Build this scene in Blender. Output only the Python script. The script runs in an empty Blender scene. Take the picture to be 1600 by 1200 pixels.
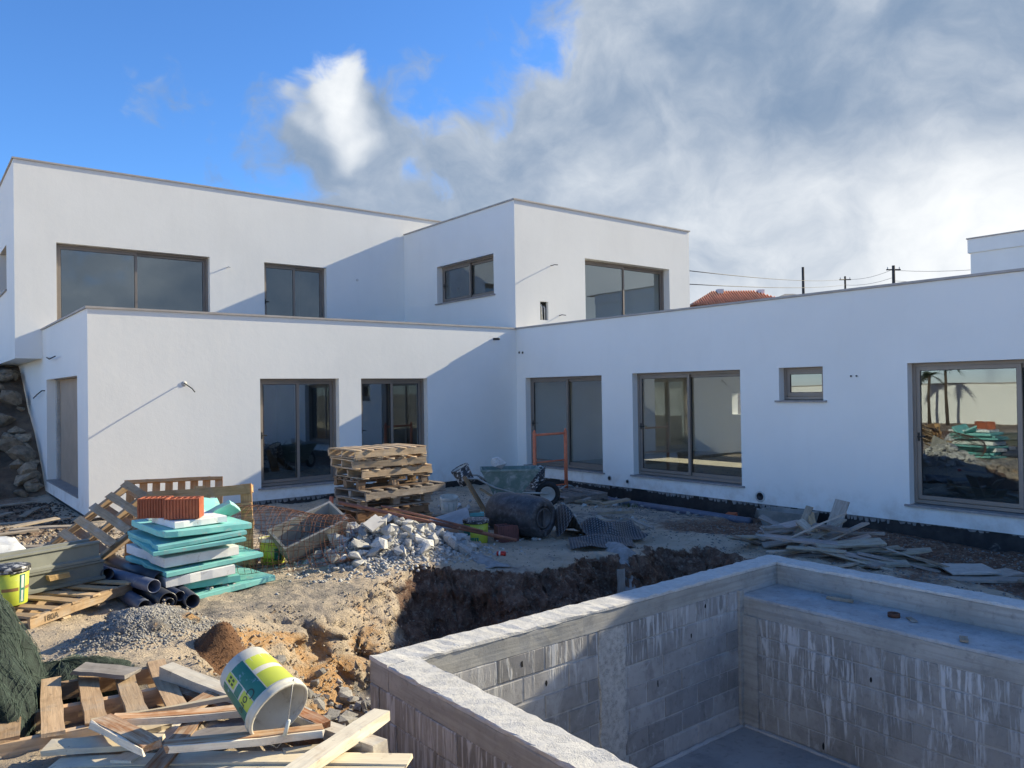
import bpy, math, random
import numpy as np
from mathutils import Vector, Matrix, Euler

random.seed(7)
rng = np.random.default_rng(11)
scene = bpy.context.scene
COL = scene.collection
R = math.radians

# ------------------------------------------------------------------ camera
cam_d = bpy.data.cameras.new('camera')
cam_d.sensor_width = 36.0
cam_d.lens = 26.86
cam_d.clip_end = 2000
cam = bpy.data.objects.new('camera', cam_d)
COL.objects.link(cam)
CAM_ROT = Matrix(((0.782, 0.006, -0.624), (-0.624, -0.016, -0.782), (-0.015, 1.0, -0.009)))
cam.matrix_world = Matrix.Translation((0, 0, 2.03)) @ CAM_ROT.to_quaternion().to_matrix().to_4x4()
scene.camera = cam

# ------------------------------------------------------------------ light
SUN_TRAVEL = Vector((-1.0, 0.155, -0.475)).normalized()      # the way the sunlight goes
sun_d = bpy.data.lights.new('sun', 'SUN')
sun_d.energy = 4.0
sun_d.angle = R(0.5)
sun_d.color = (1.0, 0.885, 0.645)
sun = bpy.data.objects.new('sun', sun_d)
COL.objects.link(sun)
sun.rotation_euler = SUN_TRAVEL.to_track_quat('-Z', 'Y').to_euler()
sun.location = (30, -5, 20)

world = bpy.data.worlds.new('World')
scene.world = world
world.use_nodes = True
world.cycles.sampling_method = 'MANUAL'
world.cycles.sample_map_resolution = 512
wn, wl = world.node_tree.nodes, world.node_tree.links
wn.clear()


class NG:
    """small helper to write node graphs as expressions"""
    def __init__(s, nodes, links):
        s.n, s.l = nodes, links

    def node(s, t, **kw):
        nd = s.n.new(t)
        for k, v in kw.items():
            setattr(nd, k, v)
        return nd

    def put(s, sock, v):
        if v is None:
            return
        if hasattr(v, 'is_output') or hasattr(v, 'links'):
            s.l.new(v, sock)
        else:
            if isinstance(v, (tuple, list)) and sock.type == 'RGBA' and len(v) == 3:
                v = (*v, 1.0)
            sock.default_value = v

    def math(s, op, a, b=None, c=None, clamp=False):
        nd = s.node('ShaderNodeMath', operation=op, use_clamp=clamp)
        s.put(nd.inputs[0], a); s.put(nd.inputs[1], b); s.put(nd.inputs[2], c)
        return nd.outputs[0]

    def dot(s, a, b):
        nd = s.node('ShaderNodeVectorMath', operation='DOT_PRODUCT')
        s.put(nd.inputs[0], a); s.put(nd.inputs[1], b)
        return nd.outputs['Value']

    def vmul(s, a, b):
        nd = s.node('ShaderNodeVectorMath', operation='MULTIPLY')
        s.put(nd.inputs[0], a); s.put(nd.inputs[1], b)
        return nd.outputs[0]

    def noise(s, vec, scale, detail=4, rough=.55, dist=0.0):
        nd = s.node('ShaderNodeTexNoise')
        s.put(nd.inputs['Vector'], vec)
        nd.inputs['Scale'].default_value = scale
        nd.inputs['Detail'].default_value = detail
        nd.inputs['Roughness'].default_value = rough
        nd.inputs['Distortion'].default_value = dist
        return nd.outputs['Fac']

    def ramp(s, fac, lo, hi, a=0.0, b=1.0, smooth=True):
        nd = s.node('ShaderNodeMapRange', interpolation_type='SMOOTHSTEP' if smooth else 'LINEAR')
        s.put(nd.inputs['Value'], fac)
        nd.inputs['From Min'].default_value = lo; nd.inputs['From Max'].default_value = hi
        nd.inputs['To Min'].default_value = a; nd.inputs['To Max'].default_value = b
        return nd.outputs[0]

    def mix(s, fac, a, b, mode='MIX'):
        nd = s.node('ShaderNodeMix', data_type='RGBA', blend_type=mode)
        s.put(nd.inputs['Factor'], fac)
        s.put(nd.inputs['A' if False else 6], a); s.put(nd.inputs[7], b)
        return nd.outputs[2]


SKY_STRENGTH = 0.104
CLOUD_DARK, CLOUD_LIGHT = (0.100, 0.145, 0.215), (0.47, 0.48, 0.485)
g = NG(wn, wl)
sky = g.node('ShaderNodeTexSky', sky_type='NISHITA', sun_disc=False)
sky.sun_elevation = math.asin(-SUN_TRAVEL.z)
sky.sun_rotation = math.atan2(-SUN_TRAVEL.x, -SUN_TRAVEL.y)
sky.altitude = 900
sky.air_density = 1.0
sky.dust_density = 0.15
sky.ozone_density = 1.6
D = g.node('ShaderNodeTexCoord').outputs['Generated']
# a bank of cloud covers one half of the sky (the sun's side); the other half is clear
N_BANK = Vector((0.785, -0.084, -0.614)).normalized()
bank = g.dot(D, tuple(N_BANK))
# the clear patch is a hole; unseen cloud added round it for fill light
hole = g.ramp(g.dot(D, tuple(Vector((0.10, 0.93, 0.36)).normalized())), math.cos(R(34)), math.cos(R(80)), -0.22, -0.01)
bank = g.math('MAXIMUM', bank, hole)
# softly warped direction gives the billows their curl
wv = g.node('ShaderNodeTexNoise'); g.put(wv.inputs['Vector'], D); wv.inputs['Scale'].default_value = 6.5; wv.inputs['Detail'].default_value = 3
off = g.node('ShaderNodeVectorMath', operation='MULTIPLY_ADD')
g.put(off.inputs[0], wv.outputs['Color']); g.put(off.inputs[1], (.14, .14, .14)); g.put(off.inputs[2], D)
DW = off.outputs[0]
n1 = g.noise(g.vmul(DW, (1, 1, 1.35)), 4.3, 7, .54)
n2 = g.noise(g.vmul(DW, (1, 1, 1.25)), 6.5, 7, .58)
n3 = g.noise(g.vmul(DW, (1, 1, 1.5)), 2.7, 2, .5)


def blob(vec, inner, outer):
    return g.ramp(g.dot(DBO.outputs[0], tuple(Vector(vec).normalized())), math.cos(outer), math.cos(inner))


DB = g.node('ShaderNodeVectorMath', operation='MULTIPLY_ADD')
g.put(DB.inputs[0], wv.outputs['Color']); g.put(DB.inputs[1], (.30, .30, .30)); g.put(DB.inputs[2], D)
DBN = g.node('ShaderNodeVectorMath', operation='SUBTRACT'); g.put(DBN.inputs[0], DB.outputs[0]); g.put(DBN.inputs[1], (.15, .15, .15))
DBO = g.node('ShaderNodeVectorMath', operation='NORMALIZE'); g.put(DBO.inputs[0], DBN.outputs[0])
b1 = blob((0.404, 0.834, 0.370), 0.004, 0.092)       # lone cumulus head above the roof
b2 = blob((0.375, 0.885, 0.275), 0.01, 0.17)
cov = g.math('ADD', g.math('MULTIPLY', bank, 2.3), g.math('MULTIPLY', g.math('SUBTRACT', n1, .5), 1.75))
n4 = g.noise(DW, 15.0, 5, .58)
cov = g.math('ADD', cov, g.math('MULTIPLY', g.math('SUBTRACT', n4, .5), .75))
cov = g.math('ADD', cov, g.math('MULTIPLY', b1, .34))
cov = g.math('ADD', cov, g.math('MULTIPLY', b2, .22))
mask = g.ramp(cov, 0.04, 0.36)
to_sun = tuple(-SUN_TRAVEL)
glow = g.ramp(g.dot(D, to_sun), 0.52, 0.88)
low = g.ramp(g.dot(D, (0, 0, 1)), 0.34, 0.12)
br = g.math('ADD', g.math('MULTIPLY', glow, .16), g.math('MULTIPLY', g.math('SUBTRACT', n2, .5), 1.5))
br = g.math('ADD', br, g.math('MULTIPLY', g.math('SUBTRACT', n3, .5), 1.5))
br = g.math('ADD', br, g.math('MULTIPLY', g.math('MULTIPLY', low, glow), .85))
br = g.math('ADD', br, g.math('MULTIPLY', b1, .80))
br = g.math('ADD', br, g.ramp(g.dot(D, to_sun), .20, -.4, 0.0, .85))     # front-lit clouds opposite the sun, out of view, brightened to raise fill light
edge = g.ramp(cov, .75, .15, 0.0, .12)               # thin rims of the bank let the light through
br = g.math('ADD', br, edge)
cc = g.mix(g.ramp(br, -0.40, 1.16), CLOUD_DARK, CLOUD_LIGHT)
skyc = g.node('ShaderNodeVectorMath', operation='SCALE')
wl.new(sky.outputs[0], skyc.inputs[0]); skyc.inputs['Scale'].default_value = SKY_STRENGTH
tcol = g.mix(g.ramp(g.dot(D, (0, 0, 1)), 0.0, 0.22), (0.66, 0.74, 0.98), (0.41, 0.69, 1.03))
tint = g.mix(1.0, skyc.outputs[0], tcol, 'MULTIPLY')
final = g.mix(mask, tint, cc)
bg = g.node('ShaderNodeBackground')
wl.new(final, bg.inputs[0]); bg.inputs[1].default_value = 1.0
wo = g.node('ShaderNodeOutputWorld')
wl.new(bg.outputs[0], wo.inputs[0])

vs = scene.view_settings
vs.view_transform = 'Standard'
vs.look = 'None'
vs.exposure = 1.17
vs.gamma = 1.0
vs.use_curve_mapping = False
scene.cycles.max_bounces = 6
scene.cycles.diffuse_bounces = 4
scene.cycles.glossy_bounces = 3
scene.cycles.transparent_max_bounces = 16
scene.cycles.caustics_reflective = False
scene.cycles.caustics_refractive = False

# ------------------------------------------------------------------ materials
MATS = {}


def new_mat(name):
    m = bpy.data.materials.new(name)
    m.use_nodes = True
    m.node_tree.nodes.clear()
    q = NG(m.node_tree.nodes, m.node_tree.links)
    out = q.node('ShaderNodeOutputMaterial')
    bs = q.node('ShaderNodeBsdfPrincipled')
    q.l.new(bs.outputs[0], out.inputs[0])
    MATS[name] = m
    return m, q, bs, out


def bump(q, bs, h, strength, dist=0.01):
    b = q.node('ShaderNodeBump')
    b.inputs['Strength'].default_value = strength
    b.inputs['Distance'].default_value = dist
    q.l.new(h, b.inputs['Height'])
    q.l.new(b.outputs[0], bs.inputs['Normal'])
    return b


def simple(name, c1, c2=None, rough=.8, scale=6., stretch=(1, 1, 1), bmp=.3, bscale=60., bdist=.004, metal=0.,
           spec=.5, objcol=False, rnd=.12, spots=None, lo=.35, hi=.68, geo=False):
    """two-tone noise material with fine relief; objcol multiplies by the object's own colour"""
    m, q, bs, out = new_mat(name)
    tc = q.node('ShaderNodeTexCoord')
    co = q.node('ShaderNodeNewGeometry').outputs['Position'] if geo else tc.outputs['Object']
    oi = q.node('ShaderNodeObjectInfo')
    off = q.node('ShaderNodeVectorMath', operation='ADD')
    q.put(off.inputs[0], co)
    rv = q.node('ShaderNodeCombineXYZ')
    r7 = q.math('MULTIPLY', oi.outputs['Random'], 7.0)
    if not geo:
        q.put(rv.inputs[0], r7); q.put(rv.inputs[1], r7); q.put(rv.inputs[2], r7)
    q.put(off.inputs[1], rv.outputs[0])
    v = q.vmul(off.outputs[0], stretch)
    n = q.noise(v, scale, 7, .6)
    col = q.mix(q.ramp(n, lo, hi), c1, c2 or tuple(x * .72 for x in c1))
    if spots:
        sc, colr, a, b = spots
        col = q.mix(q.ramp(q.noise(off.outputs[0], sc, 5, .65, .6), a, b), col, colr)
    if objcol:
        col = q.mix(1.0, col, oi.outputs['Color'], 'MULTIPLY')
    if rnd:
        k = q.ramp(oi.outputs['Random'], 0, 1, 1 - rnd, 1 + rnd, False)
        cx = q.node('ShaderNodeCombineColor')
        for i in range(3):
            q.put(cx.inputs[i], k)
        col = q.mix(1.0, col, cx.outputs[0], 'MULTIPLY')
    q.put(bs.inputs['Base Color'], col)
    bs.inputs['Roughness'].default_value = rough
    bs.inputs['Metallic'].default_value = metal
    bs.inputs['Specular IOR Level'].default_value = spec
    if bmp:
        h = q.math('ADD', q.noise(q.vmul(off.outputs[0], stretch), bscale, 5, .65), q.math('MULTIPLY', n, .8))
        bump(q, bs, h, bmp, bdist)
    return m


def plaster_mat():
    m, q, bs, out = new_mat('plaster')
    p = q.node('ShaderNodeNewGeometry').outputs['Position']
    big = q.noise(p, .55, 5, .6)
    streak = q.noise(q.vmul(p, (1, 1, .22)), 2.6, 6, .6, .3)
    fine = q.noise(p, 55, 4, .6)
    c = q.mix(q.ramp(big, .35, .7), (.82, .82, .79), (.785, .785, .755))
    c = q.mix(q.ramp(streak, .52, .78, 0, .22), c, (.72, .715, .69))
    z = q.node('ShaderNodeSeparateXYZ'); q.put(z.inputs[0], p)
    splash = q.math('MULTIPLY', q.ramp(z.outputs[2], .35, -.3), q.ramp(q.noise(p, 3.2, 6, .65), .42, .72))
    c = q.mix(q.math('MULTIPLY', splash, .55), c, (.50, .44, .37))
    q.put(bs.inputs['Base Color'], c)
    bs.inputs['Roughness'].default_value = .9
    bs.inputs['Specular IOR Level'].default_value = .2
    h = q.math('ADD', q.math('MULTIPLY', fine, .35), q.math('MULTIPLY', q.noise(p, 9, 5, .6), .9))
    h = q.math('ADD', h, q.math('MULTIPLY', q.noise(q.vmul(p, (1, 1, .3)), 2.4, 4, .5), 1.3))
    bump(q, bs, h, .11, .02)
    return m


def glass_mat():
    m, q, bs, out = new_mat('glass')
    q.n.remove(bs)
    tr = q.node('ShaderNodeBsdfTransparent'); tr.inputs[0].default_value = (.90, .93, .92, 1)
    gl = q.node('ShaderNodeBsdfGlossy'); gl.inputs['Roughness'].default_value = 0.004
    gl.inputs['Color'].default_value = (.80, .90, 1, 1)
    ge = q.node('ShaderNodeNewGeometry')                       # Schlick reflectance, the same from both faces
    cs = q.math('ABSOLUTE', q.dot(ge.outputs['Incoming'], ge.outputs['Normal']))
    fac = q.math('ADD', .13, q.math('MULTIPLY', q.math('POWER', q.math('SUBTRACT', 1.0, cs, clamp=True), 5.0), .85))
    tc = q.node('ShaderNodeTexCoord').outputs['Object']
    bp = q.node('ShaderNodeBump'); bp.inputs['Strength'].default_value = .02; bp.inputs['Distance'].default_value = .02
    q.l.new(q.noise(tc, 1.1, 2, .4), bp.inputs['Height'])
    q.l.new(bp.outputs[0], gl.inputs['Normal'])
    mx = q.node('ShaderNodeMixShader')
    q.l.new(fac, mx.inputs[0]); q.l.new(tr.outputs[0], mx.inputs[1]); q.l.new(gl.outputs[0], mx.inputs[2])
    q.l.new(mx.outputs[0], out.inputs[0])
    return m


def concrete_mat(name, c1, c2, runs=0.0, runtop=-.12, runlen=.5, boards=False, speck=0.0, rnd=.0, dark=(.10, .095, .09)):
    """site concrete: cloudy grey, board marks, pits; runs = pale cement dribbles hanging from runtop"""
    m, q, bs, out = new_mat(name)
    p = q.node('ShaderNodeNewGeometry').outputs['Position']
    oi = q.node('ShaderNodeObjectInfo')
    sep = q.node('ShaderNodeSeparateXYZ'); q.put(sep.inputs[0], p)
    a = q.noise(p, 2.2, 7, .62, .3)
    b = q.noise(p, 14, 6, .65)
    c = q.mix(q.ramp(a, .35, .68), c1, c2)
    c = q.mix(q.ramp(b, .50, .80, 0, .5), c, dark)
    if rnd:
        k = q.ramp(oi.outputs['Random'], 0, 1, 1 - rnd, 1 + rnd, False)
        cx = q.node('ShaderNodeCombineColor')
        for i in range(3):
            q.put(cx.inputs[i], k)
        c = q.mix(1.0, c, cx.outputs[0], 'MULTIPLY')
    h = q.math('ADD', q.math('MULTIPLY', b, .6), q.math('MULTIPLY', q.noise(p, 70, 4, .7), .5))
    if boards:
        w = q.noise(q.vmul(p, (1.2, 1.2, 26)), 1.0, 4, .6)
        c = q.mix(q.ramp(w, .42, .66, 0, .45), c, tuple(x * .55 for x in c1))
        h = q.math('ADD', h, q.math('MULTIPLY', w, 1.2))
    if speck:
        v = q.node('ShaderNodeTexVoronoi'); v.inputs['Scale'].default_value = 85; q.put(v.inputs['Vector'], p)
        sp = q.math('MULTIPLY', q.ramp(v.outputs['Distance'], .15, .5), q.ramp(q.noise(p, 20, 4, .7), .40, .62))
        c = q.mix(q.math('MULTIPLY', sp, speck), c, tuple(x * .45 for x in c1))
        h = q.math('ADD', h, q.math('MULTIPLY', sp, -.45))
    if runs:
        hor = q.node('ShaderNodeCombineXYZ'); q.put(hor.inputs[0], sep.outputs[0]); q.put(hor.inputs[1], sep.outputs[1])
        q.put(hor.inputs[2], q.math('MULTIPLY', sep.outputs[2], .10))
        st = q.noise(hor.outputs[0], 21, 4, .65, .4)
        wide = q.noise(hor.outputs[0], 1.3, 4, .65)
        ln = q.math('MULTIPLY', q.noise(hor.outputs[0], 11, 2, .5), runlen * 2)
        depth = q.math('SUBTRACT', runtop, sep.outputs[2])
        fall = q.ramp(q.math('SUBTRACT', ln, depth), -.02, .22)
        damp = q.noise(q.vmul(p, (1, 1, .35)), 3.1, 6, .68, .5)
        c = q.mix(q.ramp(damp, .50, .68, 0, .55), c, tuple(x * .52 for x in c1))
        smear = q.ramp(q.noise(q.vmul(p, (1, 1, .5)), 6.0, 6, .7, .6), .54, .66, 0, .55)
        c = q.mix(smear, c, (.47, .465, .45))
        h = q.math('ADD', h, q.math('MULTIPLY', smear, .8))
        k = q.math('MULTIPLY', q.math('MULTIPLY', q.ramp(st, .48, .60), fall), q.ramp(wide, .30, .52))
        c = q.mix(q.math('MULTIPLY', k, runs), c, (.60, .60, .59))
        h = q.math('ADD', h, q.math('MULTIPLY', k, 1.0))
    q.put(bs.inputs['Base Color'], c)
    bs.inputs['Roughness'].default_value = .92
    bs.inputs['Specular IOR Level'].default_value = .25
    bump(q, bs, h, .55, .008)
    return m


def ground_mat():
    m, q, bs, out = new_mat('earth')
    p = q.node('ShaderNodeNewGeometry').outputs['Position']
    at = q.node('ShaderNodeAttribute', attribute_name='soil')
    s = q.node('ShaderNodeSeparateColor'); q.put(s.inputs[0], at.outputs['Color'])
    a = q.noise(p, 1.3, 8, .65, .3)
    b = q.noise(p, 6.5, 8, .68)
    f = q.noise(p, 38, 6, .7)
    c = q.mix(q.ramp(a, .32, .68), (.64, .525, .395), (.52, .425, .315))
    c = q.mix(q.ramp(b, .48, .72, 0, .6), c, (.36, .285, .21))
    grey = q.mix(q.ramp(b, .4, .65), (.30, .285, .27), (.20, .19, .18))
    c = q.mix(q.ramp(q.math('ADD', s.outputs[2], q.math('MULTIPLY', q.math('SUBTRACT', b, .5), .9)), .25, .75), c, grey)
    org = q.mix(q.ramp(f, .35, .7), (.50, .285, .13), (.60, .40, .22))
    c = q.mix(q.ramp(q.math('ADD', s.outputs[1], q.math('MULTIPLY', q.math('SUBTRACT', b, .5), 1.1)), .35, .8), c, org)
    drk = q.mix(q.ramp(b, .38, .68), (.15, .085, .058), (.28, .18, .125))
    drk = q.mix(q.ramp(f, .55, .75, 0, .6), drk, (.30, .235, .20))
    c = q.mix(q.ramp(q.math('ADD', s.outputs[0], q.math('MULTIPLY', q.math('SUBTRACT', b, .5), .8)), .3, .7), c, drk)
    c = q.mix(q.ramp(f, .58, .80, 0, .5), c, (.20, .155, .12))
    c = q.mix(q.ramp(q.noise(p, 16, 6, .7), .50, .66, 0, .4), c, (.55, .47, .37))
    v = q.node('ShaderNodeTexVoronoi'); v.inputs['Scale'].default_value = 42; q.put(v.inputs['Vector'], p)
    peb = q.math('MULTIPLY', q.ramp(v.outputs['Distance'], .34, .12), q.ramp(q.noise(p, 9, 3), .52, .62))
    c = q.mix(q.math('MULTIPLY', peb, .5), c, (.42, .38, .33))
    q.put(bs.inputs['Base Color'], c)
    bs.inputs['Roughness'].default_value = .96
    bs.inputs['Specular IOR Level'].default_value = .15
    h = q.math('ADD', q.math('MULTIPLY', f, .7), q.math('MULTIPLY', b, 1.6))
    h = q.math('ADD', h, q.math('MULTIPLY', peb, .5))
    h = q.math('ADD', h, q.math('MULTIPLY', q.noise(p, 85, 4, .75), .5))
    bump(q, bs, h, 1.0, .045)
    return m


def wood_mat(name, light, dark, stain, st=.45, rough=.85):
    """timber: grain along local X, tinted by the object's own colour"""
    m, q, bs, out = new_mat(name)
    tc = q.node('ShaderNodeTexCoord').outputs['Object']
    oi = q.node('ShaderNodeObjectInfo')
    r = q.math('MULTIPLY', oi.outputs['Random'], 31.0)
    rv = q.node('ShaderNodeCombineXYZ')
    for i in range(3):
        q.put(rv.inputs[i], r)
    ad = q.node('ShaderNodeVectorMath', operation='ADD'); q.put(ad.inputs[0], tc); q.put(ad.inputs[1], rv.outputs[0])
    gr = q.noise(q.vmul(ad.outputs[0], (1.3, 22, 22)), 2.2, 6, .6, .6)
    fib = q.noise(q.vmul(ad.outputs[0], (3, 70, 70)), 2.0, 4, .6)
    blot = q.noise(ad.outputs[0], 5.0, 6, .65, .4)
    c = q.mix(q.ramp(gr, .35, .68), light, dark)
    c = q.mix(q.ramp(fib, .52, .75, 0, .5), c, tuple(x * .5 for x in dark))
    c = q.mix(q.ramp(blot, .48, .70, 0, st), c, stain)
    wp = q.node('ShaderNodeNewGeometry').outputs['Position']
    c = q.mix(1.0, c, oi.outputs['Color'], 'MULTIPLY')
    c = q.mix(q.ramp(q.noise(wp, 4.5, 6, .68, .3), .50, .72, 0, .55), c, (.40, .375, .335))      # cement dust and mud
    c = q.mix(q.ramp(q.noise(wp, 19, 4, .7), .60, .74, 0, .6), c, (.13, .10, .075))
    k = q.ramp(oi.outputs['Random'], 0, 1, .78, 1.15, False)
    cx = q.node('ShaderNodeCombineColor')
    for i in range(3):
        q.put(cx.inputs[i], k)
    c = q.mix(1.0, c, cx.outputs[0], 'MULTIPLY')
    q.put(bs.inputs['Base Color'], c)
    bs.inputs['Roughness'].default_value = rough
    bs.inputs['Specular IOR Level'].default_value = .25
    bump(q, bs, q.math('ADD', q.math('MULTIPLY', fib, .5), gr), .5, .004)
    return m


plaster_mat(); glass_mat(); ground_mat()
simple('coping_stone', (.44, .405, .375), (.36, .33, .305), .75, 3, geo=True, rnd=0, bmp=.15)
simple('sill_stone', (.33, .31, .30), (.24, .225, .22), .55, 8, geo=True, rnd=0, bmp=.1)
simple('frame_metal', (.25, .215, .185), (.22, .19, .165), .42, 2, metal=.15, geo=True, rnd=0, bmp=.04)
simple('frame_gasket', (.02, .02, .02), None, .6, rnd=0, bmp=0)
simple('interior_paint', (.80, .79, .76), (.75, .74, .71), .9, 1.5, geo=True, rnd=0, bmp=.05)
simple('interior_painted_shade', (.11, .115, .125), (.085, .09, .10), .9, 1.5, geo=True, rnd=0, bmp=.05)  # darkness of the unlit rooms put into the wall colour
simple('screed', (.46, .435, .38), (.36, .34, .30), .85, 3, geo=True, rnd=0, bmp=.2)
simple('roofing', (.22, .215, .21), (.16, .155, .15), .9, 3, geo=True, rnd=0)
simple('bitumen', (.014, .014, .015), (.035, .033, .032), .55, 5, geo=True, rnd=0, bmp=.5, bscale=30,
       spots=(6, (.16, .15, .14), .62, .74))
simple('door_panel', (.43, .33, .24), (.38, .29, .21), .6, 2, geo=True, rnd=0, bmp=.05)
concrete_mat('pool_concrete', (.43, .415, .38), (.33, .32, .29), boards=True)
concrete_mat('pool_rim', (.60, .585, .55), (.54, .525, .49), speck=.22, dark=(.30, .29, .27))
concrete_mat('pool_column', (.54, .52, .48), (.43, .41, .38), speck=.6)
concrete_mat('pool_floor', (.33, .33, .322), (.25, .25, .247))
concrete_mat('pool_ledge', (.46, .46, .45), (.33, .33, .325), speck=.2)
concrete_mat('cement_block', (.37, .355, .34), (.285, .275, .263), runs=.8, runtop=-.10, runlen=.42, rnd=.24)
concrete_mat('slurry_block', (.36, .345, .32), (.265, .255, .235), runs=.9, runtop=-.16, runlen=1.05, rnd=.14)
concrete_mat('joint_mortar', (.48, .475, .46), (.37, .365, .35))
simple('cavity_shade', (.012, .011, .010), None, .95, rnd=0, bmp=0)  # near-black colour that stands in for the shade inside openings
simple('boulder', (.36, .285, .20), (.20, .155, .11), .95, 2.5, bmp=.9, bscale=14, bdist=.03, rnd=.3,
       spots=(3.5, (.10, .115, .05), .58, .72))
simple('bank_soil', (.21, .15, .10), (.12, .085, .06), .95, 3, bmp=.9, bscale=18, bdist=.03, geo=True, rnd=0)
simple('roof_tile', (.70, .30, .16), (.55, .22, .115), .85, 1.2, rnd=.15, bmp=.3)
simple('wall_paint_far', (.72, .71, .68), (.60, .59, .56), .9, .8, bmp=.05)
simple('pole_timber', (.07, .062, .055), (.045, .04, .036), .9, 3)
simple('cable', (.03, .03, .032), None, .7, bmp=0)
simple('torn_render', (.30, .29, .28), (.16, .155, .15), .95, 9, geo=True, rnd=0)
simple('vent_plastic', (.02, .02, .022), None, .5, bmp=0)
simple('vent_ring', (.62, .62, .60), None, .6, bmp=0)


# ------------------------------------------------------------------ mesh helpers
class MB:
    """collects faces of ONE mesh"""
    def __init__(s):
        s.v, s.f = [], []

    def add(s, vs, fs):
        k = len(s.v)
        s.v += [tuple(p) for p in vs]
        s.f += [tuple(i + k for i in f) for f in fs]
        return s

    def box(s, x0, x1, y0, y1, z0, z1, mt=None):
        vs = [Vector(p) for p in ((x0, y0, z0), (x1, y0, z0), (x1, y1, z0), (x0, y1, z0),
                                  (x0, y0, z1), (x1, y0, z1), (x1, y1, z1), (x0, y1, z1))]
        if mt is not None:
            vs = [mt @ p for p in vs]
        return s.add(vs, [(0, 3, 2, 1), (4, 5, 6, 7), (0, 1, 5, 4), (1, 2, 6, 5), (2, 3, 7, 6), (3, 0, 4, 7)])

    def tube(s, pts, r, n=8, caps=True):
        pts = [Vector(p) for p in pts]
        rs = r if isinstance(r, (list, tuple)) else [r] * len(pts)
        rings = []
        t0 = (pts[1] - pts[0]).normalized()
        up = Vector((0, 0, 1)) if abs(t0.z) < .9 else Vector((1, 0, 0))
        a = t0.cross(up).normalized()
        for i, p in enumerate(pts):
            t = (pts[min(i + 1, len(pts) - 1)] - pts[max(i - 1, 0)]).normalized()
            a = (a - t * a.dot(t)).normalized()
            b = t.cross(a)
            rings.append([p + (a * math.cos(2 * math.pi * k / n) + b * math.sin(2 * math.pi * k / n)) * rs[i] for k in range(n)])
        vs = [v for rg in rings for v in rg]
        fs = []
        for i in range(len(pts) - 1):
            for k in range(n):
                k2 = (k + 1) % n
                fs.append((i * n + k, i * n + k2, (i + 1) * n + k2, (i + 1) * n + k))
        if caps:
            fs.append(tuple(range(n - 1, -1, -1)))
            fs.append(tuple((len(pts) - 1) * n + k for k in range(n)))
        return s.add(vs, fs)

    def lathe(s, prof, n=24, close=False):
        vs = [(r * math.cos(2 * math.pi * k / n), r * math.sin(2 * math.pi * k / n), z) for r, z in prof for k in range(n)]
        fs = []
        m = len(prof)
        for i in range(m if close else m - 1):
            j = (i + 1) % m
            for k in range(n):
                k2 = (k + 1) % n
                fs.append((i * n + k, i * n + k2, j * n + k2, j * n + k))
        return s.add(vs, fs)

    def prism(s, prof, x0, x1):
        """profile in (y,z) extruded along x"""
        n = len(prof)
        vs = [(x0, y, z) for y, z in prof] + [(x1, y, z) for y, z in prof]
        fs = [(i, (i + 1) % n, n + (i + 1) % n, n + i) for i in range(n)]
        fs += [tuple(range(n - 1, -1, -1)), tuple(range(n, 2 * n))]
        return s.add(vs, fs)

    def mesh(s, name, smooth=False, recalc=True):
        me = bpy.data.meshes.new(name)
        me.from_pydata(s.v, [], s.f)
        me.validate()
        if recalc:
            import bmesh
            bm = bmesh.new(); bm.from_mesh(me)
            bmesh.ops.recalc_face_normals(bm, faces=bm.faces)
            bm.to_mesh(me); bm.free()
        if smooth:
            me.polygons.foreach_set('use_smooth', [True] * len(me.polygons))
        return me


def link(name, me, mat, parent=None, loc=None, rot=None, color=None, scale=None):
    o = bpy.data.objects.new(name, me)
    COL.objects.link(o)
    if me is not None and mat is not None and len(me.materials) == 0:
        me.materials.append(MATS[mat])
    if parent is not None:
        o.parent = parent
        if loc is None:            # mesh was written in world coordinates
            w = Vector((0, 0, 0)); p = parent
            while p is not None:
                w += Vector(p.location); p = p.parent
            o.location = -w
    if loc is not None:
        o.location = loc
    if rot is not None:
        o.rotation_euler = rot
    if scale is not None:
        o.scale = scale
    if color is not None:
        o.color = (*color, 1)
    return o


def tag(o, label, cat, group=None):
    o['label'] = label
    o['category'] = cat
    if group:
        o['group'] = group
    return o


def thing(name, label, cat, loc=(0, 0, 0), rot=(0, 0, 0), group=None):
    o = bpy.data.objects.new(name, None)
    o.empty_display_size = .1
    COL.objects.link(o)
    o.location = loc
    o.rotation_euler = rot
    return tag(o, label, cat, group)


def struct(o):
    o['kind'] = 'structure'
    return o


def box_part(name, dims, mat, parent=None, color=None):
    return link(name, MB().box(*dims).mesh(name), mat, parent, color=color)


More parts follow.
